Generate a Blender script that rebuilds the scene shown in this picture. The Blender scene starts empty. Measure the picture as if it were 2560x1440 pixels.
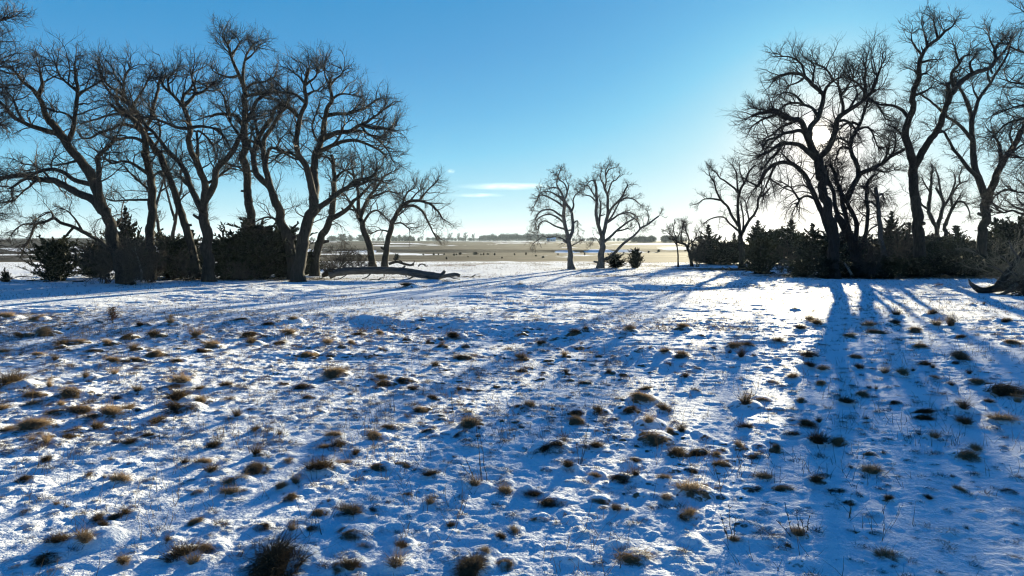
import bpy, math, random
import numpy as np
from mathutils import Vector

# ------------------------------------------------------------------ camera, sky, sun, exposure
SC = bpy.context.scene
COL = SC.collection
F = 1707.0                      # focal length in photo pixels (2560 wide)
PITCH = math.radians(4.02)
CAMZ = 3.0
cam = bpy.data.objects.new('camera', bpy.data.cameras.new('camera'))
COL.objects.link(cam)
SC.camera = cam
cam.data.sensor_width = 36.0
cam.data.lens = 36.0 * F / 2560.0
cam.data.clip_start = 0.1
cam.data.clip_end = 20000.0
cam.location = (0, 0, CAMZ)
cam.rotation_euler = (math.radians(90) - PITCH, 0, 0)

SUN_EL = math.radians(7.8)
SUN_AZ = math.radians(24.1)     # to the right of the view direction (+Y)
SUN_DIR = Vector((math.sin(SUN_AZ) * math.cos(SUN_EL), math.cos(SUN_AZ) * math.cos(SUN_EL), math.sin(SUN_EL)))
sun = bpy.data.objects.new('sun_lamp', bpy.data.lights.new('sun_lamp', 'SUN'))
COL.objects.link(sun)
sun.data.energy = 5.0
sun.data.angle = math.radians(0.65)
sun.data.color = (1.0, 0.89, 0.62)
sun.rotation_euler = SUN_DIR.to_track_quat('Z', 'Y').to_euler()

EXPO = 2.1
SC.view_settings.view_transform = 'Standard'
SC.view_settings.look = 'None'
SC.view_settings.gamma = 1.0
SC.view_settings.use_curve_mapping = False
SC.view_settings.exposure = EXPO
SC.render.engine = 'CYCLES'
SC.cycles.max_bounces = 5
SC.cycles.diffuse_bounces = 1
SC.cycles.glossy_bounces = 2
SC.cycles.transmission_bounces = 2
SC.cycles.transparent_max_bounces = 4
SC.cycles.volume_bounces = 0
SC.cycles.use_adaptive_sampling = True
SC.cycles.adaptive_threshold = 0.01
SC.cycles.pixel_filter_type = 'BLACKMAN_HARRIS'
SC.cycles.filter_width = 1.2
SC.cycles.use_denoising = True
SC.cycles.denoiser = 'OPENIMAGEDENOISE'
SC.cycles.denoising_input_passes = 'RGB_ALBEDO_NORMAL'
SC.cycles.denoising_prefilter = 'ACCURATE'
SC.cycles.denoising_quality = 'HIGH'
SC.cycles.time_limit = 1100
SC.cycles.sample_clamp_indirect = 6.0


class NT:
    """small helper to write node trees"""
    def __init__(self, tree):
        self.t = tree

    def n(self, typ, **kw):
        nd = self.t.nodes.new(typ)
        for k, v in kw.items():
            setattr(nd, k, v)
        return nd

    def link(self, a, b):
        self.t.links.new(a, b)

    def math(self, op, a, b=None, c=None, clamp=False):
        nd = self.n('ShaderNodeMath', operation=op, use_clamp=clamp)
        for i, v in enumerate((a, b, c)):
            if v is None:
                continue
            if isinstance(v, (int, float)):
                nd.inputs[i].default_value = v
            else:
                self.link(v, nd.inputs[i])
        return nd.outputs[0]

    def ramp(self, fac, stops, interp='LINEAR'):
        nd = self.n('ShaderNodeValToRGB')
        cr = nd.color_ramp
        cr.interpolation = interp
        while len(cr.elements) < len(stops):
            cr.elements.new(0.5)
        for e, (p, c) in zip(cr.elements, stops):
            e.position = p
            e.color = (c[0], c[1], c[2], 1.0) if not isinstance(c, float) else (c, c, c, 1.0)
        self.link(fac, nd.inputs[0])
        return nd.outputs[0]

    def mix(self, fac, a, b, blend='MIX'):
        nd = self.n('ShaderNodeMix', data_type='RGBA', blend_type=blend)
        for sock, v in ((nd.inputs[0], fac), (nd.inputs[6], a), (nd.inputs[7], b)):
            if isinstance(v, (int, float)):
                sock.default_value = v
            elif isinstance(v, (tuple, list)):
                sock.default_value = (v[0], v[1], v[2], 1.0)
            else:
                self.link(v, sock)
        return nd.outputs[2]

    def noise(self, vec, scale, detail=3.0, rough=0.55, dist=0.0):
        nd = self.n('ShaderNodeTexNoise')
        nd.inputs['Scale'].default_value = scale
        nd.inputs['Detail'].default_value = detail
        nd.inputs['Roughness'].default_value = rough
        nd.inputs['Distortion'].default_value = dist
        if vec is not None:
            self.link(vec, nd.inputs['Vector'])
        return nd.outputs['Fac']


def lin(r, g, b):
    def f(c):
        c /= 255.0
        return c / 12.92 if c <= 0.04045 else ((c + 0.055) / 1.055) ** 2.4
    return (f(r), f(g), f(b))


def build_world():
    w = bpy.data.worlds.new('World')
    SC.world = w
    w.use_nodes = True
    N = NT(w.node_tree)
    bg = w.node_tree.nodes['Background']
    sky = N.n('ShaderNodeTexSky', sky_type='NISHITA')
    sky.sun_disc = False
    sky.sun_elevation = SUN_EL
    sky.sun_rotation = SUN_AZ
    sky.air_density = 1.0
    sky.dust_density = 0.3
    sky.ozone_density = 3.0
    sky.altitude = 500
    tc = N.n('ShaderNodeTexCoord')
    sep = N.n('ShaderNodeSeparateXYZ')
    N.link(tc.outputs['Generated'], sep.inputs[0])
    z = N.math('MAXIMUM', sep.outputs[2], 0.0)
    elev = N.math('ARCSINE', z)
    dot = N.n('ShaderNodeVectorMath', operation='DOT_PRODUCT')
    N.link(tc.outputs['Generated'], dot.inputs[0])
    dot.inputs[1].default_value = SUN_DIR
    ang = N.math('ARCCOSINE', N.math('MINIMUM', dot.outputs['Value'], 1.0))
    R = math.radians
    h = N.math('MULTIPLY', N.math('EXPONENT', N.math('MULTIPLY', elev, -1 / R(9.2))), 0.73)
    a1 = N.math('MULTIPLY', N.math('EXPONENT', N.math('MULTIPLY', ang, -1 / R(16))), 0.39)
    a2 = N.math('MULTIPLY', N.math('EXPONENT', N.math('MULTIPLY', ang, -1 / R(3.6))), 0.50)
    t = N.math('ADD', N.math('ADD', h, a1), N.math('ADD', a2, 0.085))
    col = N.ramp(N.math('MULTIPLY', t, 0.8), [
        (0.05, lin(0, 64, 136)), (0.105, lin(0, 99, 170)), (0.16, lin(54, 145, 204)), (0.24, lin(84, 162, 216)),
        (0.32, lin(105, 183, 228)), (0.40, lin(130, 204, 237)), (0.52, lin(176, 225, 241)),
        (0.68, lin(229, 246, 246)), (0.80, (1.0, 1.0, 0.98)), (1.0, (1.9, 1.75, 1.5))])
    # the disc of the sun itself
    disc = N.n('ShaderNodeMapRange', interpolation_type='SMOOTHSTEP')
    N.link(ang, disc.inputs[0])
    disc.inputs[1].default_value = R(0.66)
    disc.inputs[2].default_value = R(0.38)
    disc.inputs[3].default_value = 0.0
    disc.inputs[4].default_value = 40.0
    dcol = N.n('ShaderNodeVectorMath', operation='SCALE')
    dcol.inputs[0].default_value = (1.0, 0.93, 0.78)
    N.link(disc.outputs[0], dcol.inputs[3])
    nis = N.n('ShaderNodeVectorMath', operation='SCALE')
    N.link(sky.outputs[0], nis.inputs[0])
    nis.inputs[3].default_value = 0.002 * 2 ** EXPO
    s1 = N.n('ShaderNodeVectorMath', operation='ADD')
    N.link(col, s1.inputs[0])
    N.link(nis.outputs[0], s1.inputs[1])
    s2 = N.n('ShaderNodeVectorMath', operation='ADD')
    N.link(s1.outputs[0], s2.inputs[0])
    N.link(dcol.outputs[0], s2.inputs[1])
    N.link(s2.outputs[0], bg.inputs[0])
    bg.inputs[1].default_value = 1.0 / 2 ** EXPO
    w.cycles.sampling_method = 'MANUAL'
    w.cycles.sample_map_resolution = 1024


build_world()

# ------------------------------------------------------------------ numbers
RNG = np.random.default_rng(7)


def hash2(ix, iy, seed):
    h = (ix.astype(np.int64) * 374761393 + iy.astype(np.int64) * 668265263 + seed * 974711) & 0xFFFFFFFF
    h = ((h ^ (h >> 13)) * 1274126177) & 0xFFFFFFFF
    h = ((h ^ (h >> 16)) * 2246822519) & 0xFFFFFFFF
    h = h ^ (h >> 15)
    return (h & 0xFFFFFF) / float(0xFFFFFF)


def vnoise(x, y, seed=0):
    xi = np.floor(x)
    yi = np.floor(y)
    fx = x - xi
    fy = y - yi
    fx = fx * fx * fx * (fx * (fx * 6 - 15) + 10)
    fy = fy * fy * fy * (fy * (fy * 6 - 15) + 10)
    a = hash2(xi, yi, seed)
    b = hash2(xi + 1, yi, seed)
    c = hash2(xi, yi + 1, seed)
    d = hash2(xi + 1, yi + 1, seed)
    return (a * (1 - fx) + b * fx) * (1 - fy) + (c * (1 - fx) + d * fx) * fy


def fbm(x, y, seed, octs=3, gain=0.5):
    s = 0.0
    a = 1.0
    tot = 0.0
    for i in range(octs):
        s = s + a * vnoise(x * (2.03 ** i) + 13.7 * i, y * (2.03 ** i) - 7.1 * i, seed + i)
        tot += a
        a *= gain
    return s / tot - 0.5


def sst(x):
    x = np.clip(x, 0, 1)
    return x * x * (3 - 2 * x)


def cells(x, y, size, seed, amp, rad, prob):
    """scattered soft mounds, one or none per grid cell"""
    gx = np.floor(x / size)
    gy = np.floor(y / size)
    out = np.zeros_like(x)
    for dx in (-1, 0, 1):
        for dy in (-1, 0, 1):
            cx = gx + dx
            cy = gy + dy
            on = hash2(cx, cy, seed) < prob
            px = (cx + 0.15 + 0.7 * hash2(cx, cy, seed + 1)) * size
            py = (cy + 0.15 + 0.7 * hash2(cx, cy, seed + 2)) * size
            k = hash2(cx, cy, seed + 3)
            r = rad[0] + (rad[1] - rad[0]) * k
            a = amp[0] + (amp[1] - amp[0]) * hash2(cx, cy, seed + 4) ** 1.5
            ex = 0.8 + 0.9 * hash2(cx, cy, seed + 5)
            q = 1 - (((x - px) / (r * ex)) ** 2 + ((y - py) / r) ** 2)
            q = np.clip(q, 0, 1)
            out = np.maximum(out, on * a * q * q * (3 - 2 * q))
    return out


# ------------------------------------------------------------------ terrain
def terrain(x, y):
    """large shape of the land"""
    x = np.asarray(x, float)
    y = np.asarray(y, float)
    w1 = fbm(x / 9, y / 9, 11, 2)
    # low bank across the middle of the pasture
    yb = 26.3 - 0.42 * x + 4.0 * w1 + 1.6 * fbm(x / 2.2, y / 2.2, 12, 2)
    fade = sst((x + 11) / 5) * (1 - sst((x - 1.5) / 5))
    wd = 3.6 + 9.0 * (1 - fade)
    z = -0.5 + 0.29 * sst((y - yb + wd) / wd)
    z = z - 0.05 * sst((y - yb) / 12)
    # hollow
    z = z - 0.8 * np.exp(-((x - 10.6 - 0.2 * (y - 47)) / 3.0) ** 2) * np.exp(-((y - 47.3) / 1.9) ** 2)
    z = z - 0.35 * np.exp(-((x - 5.0) / 3.0) ** 2) * np.exp(-((y - 41.5) / 1.6) ** 2)
    # gentle waves
    z = z + 0.13 * fbm(x / 12, y / 12, 21, 2) * sst((y - 5) / 10)
    # beyond the trees
    z = z - 0.9 * sst((y - 88) / 55)
    yb2 = 250 + 60 * fbm(x / 70, y / 300, 31, 2)
    wd2 = 7 + 55 * vnoise(x / 30 + 3, y * 0 + 2.5, 33) ** 1.5
    z = z + 1.1 * sst((y - yb2) / wd2) + 0.8 * sst((y - 280) / 300)
    z = z + 1.5 * fbm(x / 120, y / 120, 41, 3) * sst((y - 120) / 200)
    z = z + 3.4 * sst((-x - 0.22 * y - 20) / 220) * sst((y - 240) / 420)
    z = z + 0.6 * sst((y - 420) / 400)
    z = z - 14 * sst((y - 1100) / 1400)
    return z


def base_height(x, y):
    """land with the lumps of the snow, without the grass hummocks"""
    z = terrain(x, y)
    near = 1 - sst((y - 24 - 0.3 * x * 0) / 9)
    mid = (1 - sst((y - 58) / 30))
    lump = 0.030 * fbm(x / 0.8, y / 0.6, 51, 2, 0.5)
    lump = lump + 0.050 * fbm(x / 0.26, y / 0.15, 61, 4, 0.62)
    lump = lump + cells(x, y, 0.50, 71, (0.008, 0.048), (0.07, 0.21), 0.36)
    lump = lump + cells(x, y, 0.25, 81, (0.003, 0.022), (0.05, 0.13), 0.5)
    zone = (0.5 + 0.65 * sst((fbm(x / 5, y / 5, 91, 2) + 0.25) / 0.4)) * (1 - 0.4 * sst((x - 0.28 * y) / 1.5) * (1 - sst((y - 9) / 6)))
    z = z + lump * near * zone
    drift = 0.17 * fbm(x / 2.4, y / 1.1, 101, 4, 0.58) + 0.045 * fbm(x / 0.45, y / 0.25, 111, 3)
    z = z + drift * np.maximum(1 - near, 0.6 * sst((y - 15) / 5)) * mid * (0.55 + 0.9 * sst((fbm(x / 8, y / 8, 92, 2) + 0.1) / 0.3))
    return z


def ray(px, py):
    u = (px - 1280.0) / F
    v = (720.0 - py) / F
    c, s = math.cos(PITCH), math.sin(PITCH)
    return np.array([u, c + v * s, v * c - s])


def at(px, py, Y):
    """world point seen at photo pixel (px, py) at forward distance Y"""
    r = ray(px, py)
    return np.array([0, 0, CAMZ]) + r * (Y / r[1])


def ground_at(px, py):
    """distance at which the ray through a photo pixel meets the land"""
    r = ray(px, py)
    r = r / r[1]
    ys = np.geomspace(4, 1500, 700)
    f = CAMZ + r[2] * ys - terrain(r[0] * ys, ys)
    k = int(np.argmax(f < 0)) if (f < 0).any() else len(ys) - 1
    if k == 0:
        return ys[0]
    a, b = f[k - 1], f[k]
    return ys[k - 1] + (ys[k] - ys[k - 1]) * (a / (a - b) if a != b else 0.5)


def gz(x, y):
    return float(base_height(np.array([x], float), np.array([y], float))[0])


# ------------------------------------------------------------------ mesh helpers
def make_mesh(name, V, faces, smooth=True):
    """faces: list of (n, k) index arrays"""
    me = bpy.data.meshes.new(name)
    V = np.ascontiguousarray(V, dtype=np.float32)
    me.vertices.add(len(V))
    me.vertices.foreach_set('co', V.ravel())
    loops = np.concatenate([f.ravel() for f in faces]).astype(np.int32)
    sizes = np.concatenate([np.full(len(f), f.shape[1], np.int32) for f in faces])
    starts = np.concatenate([[0], np.cumsum(sizes)[:-1]]).astype(np.int32)
    me.loops.add(len(loops))
    me.loops.foreach_set('vertex_index', loops)
    me.polygons.add(len(sizes))
    me.polygons.foreach_set('loop_start', starts)
    me.polygons.foreach_set('loop_total', sizes)
    me.polygons.foreach_set('use_smooth', np.full(len(sizes), smooth, dtype=bool))
    me.update(calc_edges=True)
    me.validate()
    return me


def add(name, me, mat=None, parent=None, loc=None):
    o = bpy.data.objects.new(name, me)
    COL.objects.link(o)
    if mat is not None and me is not None and not me.materials:
        me.materials.append(mat)
    if parent is not None:
        o.parent = parent
    if loc is not None:
        o.location = loc
    return o


def tag(o, label, cat, group=None, kind=None):
    if label:
        o['label'] = label
    if cat:
        o['category'] = cat
    if group:
        o['group'] = group
    if kind:
        o['kind'] = kind
    return o


def thing(name, label, cat, loc, group=None):
    o = add(name, None, loc=loc)
    o.empty_display_size = 0.2
    return tag(o, label, cat, group)


def norm(a):
    return a / np.maximum(np.linalg.norm(a, axis=-1, keepdims=True), 1e-9)


def tubes(P, R, sides):
    """P (N,K,3) centre lines, R (N,K) radii -> verts, quads"""
    Nn, K, _ = P.shape
    T = np.empty_like(P)
    T[:, 1:-1] = P[:, 2:] - P[:, :-2]
    T[:, 0] = P[:, 1] - P[:, 0]
    T[:, -1] = P[:, -1] - P[:, -2]
    T = norm(T)
    ref = np.where(np.abs(T[:, 0, 2:3]) < 0.8, np.array([[0, 0, 1.0]]), np.array([[1.0, 0, 0]]))
    U = norm(np.cross(T[:, 0], ref))
    ang = np.linspace(0, 2 * np.pi, sides, endpoint=False)
    V = np.empty((Nn, K, sides, 3), np.float32)
    for k in range(K):
        U = norm(U - (U * T[:, k]).sum(-1, keepdims=True) * T[:, k])
        W = np.cross(T[:, k], U)
        r = R[:, k] if R.ndim == 2 else R[:, k, :]
        rr = r[:, None, None] if R.ndim == 2 else r[:, :, None]
        V[:, k] = P[:, k][:, None, :] + rr * (np.cos(ang)[None, :, None] * U[:, None, :] + np.sin(ang)[None, :, None] * W[:, None, :])
    i = np.arange(Nn)[:, None, None] * (K * sides)
    k = np.arange(K - 1)[None, :, None] * sides
    s = np.arange(sides)[None, None, :]
    s2 = (s + 1) % sides
    q = np.stack([i + k + s, i + k + s2, i + k + sides + s2, i + k + sides + s], -1).reshape(-1, 4)
    return V.reshape(-1, 3), q


def merge(parts):
    Vs, Qs, off = [], [], 0
    for V, Q in parts:
        Vs.append(V)
        Qs.append(Q + off)
        off += len(V)
    return np.concatenate(Vs), np.concatenate(Qs)


def smooth_line(P, W, step):
    """Catmull-Rom through P (n,3) with widths W, resampled every ~step"""
    P = np.asarray(P, float)
    n = len(P)
    E = np.vstack([2 * P[0] - P[1], P, 2 * P[-1] - P[-2]])
    out, wo = [], []
    for i in range(n - 1):
        p0, p1, p2, p3 = E[i:i + 4]
        m = max(2, int(np.linalg.norm(p2 - p1) / step))
        t = np.linspace(0, 1, m, endpoint=False)[:, None]
        out.append(0.5 * ((2 * p1) + (-p0 + p2) * t + (2 * p0 - 5 * p1 + 4 * p2 - p3) * t ** 2 + (-p0 + 3 * p1 - 3 * p2 + p3) * t ** 3))
        wo.append(W[i] + (W[i + 1] - W[i]) * t[:, 0])
    out.append(P[-1:])
    wo.append(np.array([W[-1]]))
    return np.concatenate(out), np.concatenate(wo)

# ------------------------------------------------------------------ materials
def new_mat(name):
    m = bpy.data.materials.new(name)
    m.use_nodes = True
    N = NT(m.node_tree)
    b = m.node_tree.nodes['Principled BSDF']
    return m, N, b


def bump(N, b, height, strength, dist):
    bp = N.n('ShaderNodeBump')
    bp.inputs['Strength'].default_value = strength
    bp.inputs['Distance'].default_value = dist
    N.link(height, bp.inputs['Height'])
    N.link(bp.outputs[0], b.inputs['Normal'])


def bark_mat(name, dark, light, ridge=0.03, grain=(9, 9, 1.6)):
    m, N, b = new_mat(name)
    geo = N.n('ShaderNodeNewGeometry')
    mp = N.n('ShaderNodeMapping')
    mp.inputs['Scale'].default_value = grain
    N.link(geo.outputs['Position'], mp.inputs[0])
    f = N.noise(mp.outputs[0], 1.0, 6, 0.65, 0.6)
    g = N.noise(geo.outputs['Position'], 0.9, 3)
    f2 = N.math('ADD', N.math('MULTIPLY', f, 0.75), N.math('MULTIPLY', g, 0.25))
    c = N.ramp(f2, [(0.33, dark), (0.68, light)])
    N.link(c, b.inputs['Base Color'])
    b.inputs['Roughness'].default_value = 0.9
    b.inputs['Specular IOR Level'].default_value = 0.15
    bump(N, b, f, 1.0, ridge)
    return m


def plain_mat(name, c1, c2, scale, rough=0.85, rnd=0.0, spec=0.15, trans=None):
    m, N, b = new_mat(name)
    geo = N.n('ShaderNodeNewGeometry')
    f = N.noise(geo.outputs['Position'], scale, 3)
    fac = f
    if rnd:
        oi = N.n('ShaderNodeObjectInfo')
        fac = N.math('ADD', f, N.math('MULTIPLY', N.math('SUBTRACT', oi.outputs['Random'], 0.5), rnd))
    c = N.ramp(fac, [(0.3, c1), (0.7, c2)])
    N.link(c, b.inputs['Base Color'])
    b.inputs['Roughness'].default_value = rough
    b.inputs['Specular IOR Level'].default_value = spec
    if trans:
        tr = N.n('ShaderNodeBsdfTranslucent')
        N.link(c, tr.inputs['Color'])
        ms = N.n('ShaderNodeMixShader')
        ms.inputs[0].default_value = trans
        N.link(b.outputs[0], ms.inputs[1])
        N.link(tr.outputs[0], ms.inputs[2])
        N.link(ms.outputs[0], m.node_tree.nodes['Material Output'].inputs['Surface'])
    return m


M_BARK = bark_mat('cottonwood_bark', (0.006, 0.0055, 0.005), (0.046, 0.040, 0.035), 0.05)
M_PALE = bark_mat('weathered_dead_wood', (0.028, 0.026, 0.024), (0.20, 0.185, 0.168), 0.05)
M_LOG = bark_mat('grey_log_wood', (0.025, 0.026, 0.028), (0.115, 0.112, 0.11), 0.06, (1.4, 11, 11))
M_SNAG = bark_mat('grey_snag_wood', (0.03, 0.028, 0.025), (0.12, 0.11, 0.10), 0.04)
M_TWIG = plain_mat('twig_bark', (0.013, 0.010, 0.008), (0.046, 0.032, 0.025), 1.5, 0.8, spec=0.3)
M_PALETWIG = plain_mat('dead_twig', (0.05, 0.042, 0.035), (0.14, 0.115, 0.095), 1.5, 0.8, spec=0.3)
M_BRUSH = plain_mat('brush_twig', (0.026, 0.020, 0.016), (0.085, 0.066, 0.052), 2.0, 0.85)
M_SNAGTWIG = plain_mat('grey_green_twig', (0.07, 0.07, 0.055), (0.17, 0.165, 0.13), 2.0, 0.85)
M_JUN = plain_mat('juniper_foliage', (0.004, 0.008, 0.004), (0.026, 0.030, 0.012), 1.2, 0.7, rnd=0.5, trans=0.08)
M_FAR = plain_mat('far_foliage', (0.012, 0.016, 0.014), (0.03, 0.032, 0.026), 0.15, 0.9)
M_GRASS = plain_mat('dry_grass', (0.070, 0.048, 0.027), (0.27, 0.19, 0.112), 7.0, 0.75, rnd=0.7, trans=0.40)
M_STUB = plain_mat('grass_stubble', (0.05, 0.034, 0.018), (0.20, 0.135, 0.07), 1.0, 0.8, trans=0.2)
M_RED = plain_mat('dock_seed', (0.10, 0.04, 0.02), (0.24, 0.10, 0.05), 6.0, 0.8)
M_SOIL = plain_mat('root_soil', (0.018, 0.014, 0.010), (0.06, 0.045, 0.032), 4.0, 0.95)
M_STEM = plain_mat('weed_stem', (0.03, 0.022, 0.016), (0.08, 0.06, 0.045), 5.0, 0.8)


def ground_mat():
    m, N, b = new_mat('snowy_pasture')
    geo = N.n('ShaderNodeNewGeometry')
    pos = geo.outputs['Position']
    at_ = N.n('ShaderNodeAttribute', attribute_name='grass')
    g = at_.outputs['Fac']
    at2 = N.n('ShaderNodeAttribute', attribute_name='farness')
    far = at2.outputs['Fac']
    mpf = N.n('ShaderNodeMapping')
    mpf.inputs['Scale'].default_value = (0.05, 0.02, 0.0)
    N.link(pos, mpf.inputs[0])
    n_far = N.noise(mpf.outputs[0], 1.0, 6, 0.7, 0.4)
    n_near = N.noise(pos, 3.2, 5, 0.68, 0.3)
    n_fine = N.noise(pos, 15.0, 3, 0.6)
    nn = N.math('ADD', N.math('MULTIPLY', n_near, 0.7), N.math('MULTIPLY', n_fine, 0.3))
    nmix = N.n('ShaderNodeMix', data_type='FLOAT')
    N.link(far, nmix.inputs[0])
    N.link(nn, nmix.inputs[2])
    N.link(n_far, nmix.inputs[3])
    k = N.math('ADD', g, N.math('MULTIPLY', N.math('SUBTRACT', nmix.outputs[0], 0.5), 2.0))
    mr = N.n('ShaderNodeMapRange', interpolation_type='SMOOTHSTEP')
    N.link(k, mr.inputs[0])
    mr.inputs[1].default_value = 0.42
    mr.inputs[2].default_value = 0.62
    fac = mr.outputs[0]
    mps = N.n('ShaderNodeMapping')
    mps.inputs['Scale'].default_value = (0.03, 0.11, 0.0)
    N.link(pos, mps.inputs[0])
    stripes = N.noise(mps.outputs[0], 1.0, 5, 0.6)
    gcol_n = N.ramp(n_fine, [(0.3, (0.06, 0.044, 0.028)), (0.7, (0.22, 0.165, 0.105))])
    gcol_f = N.ramp(stripes, [(0.38, (0.012, 0.010, 0.009)), (0.5, (0.040, 0.034, 0.029)), (0.62, (0.078, 0.068, 0.058))])
    gcol = N.mix(far, gcol_n, gcol_f)
    snow = N.ramp(N.noise(pos, 0.7, 2), [(0.3, (0.83, 0.86, 0.91)), (0.7, (0.88, 0.90, 0.93))])
    N.link(N.mix(fac, snow, gcol), b.inputs['Base Color'])
    rr = N.n('ShaderNodeMix', data_type='FLOAT')
    N.link(fac, rr.inputs[0])
    rr.inputs[2].default_value = 0.7
    rr.inputs[3].default_value = 0.95
    N.link(rr.outputs[0], b.inputs['Roughness'])
    sp = N.n('ShaderNodeMix', data_type='FLOAT')
    N.link(fac, sp.inputs[0])
    sp.inputs[2].default_value = 0.012
    sp.inputs[3].default_value = 0.02
    N.link(sp.outputs[0], b.inputs['Specular IOR Level'])
    hgt = N.math('ADD', N.math('MULTIPLY', N.noise(pos, 22.0, 4, 0.6), 0.5), N.math('MULTIPLY', N.noise(pos, 6.0, 3, 0.6), 1.0))
    bp = N.n('ShaderNodeBump')
    N.link(N.math('SUBTRACT', 1.0, N.math('MULTIPLY', far, 0.9)), bp.inputs['Strength'])
    bp.inputs['Distance'].default_value = 0.05
    N.link(hgt, bp.inputs['Height'])
    N.link(bp.outputs[0], b.inputs['Normal'])
    return m


M_GROUND = ground_mat()

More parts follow.
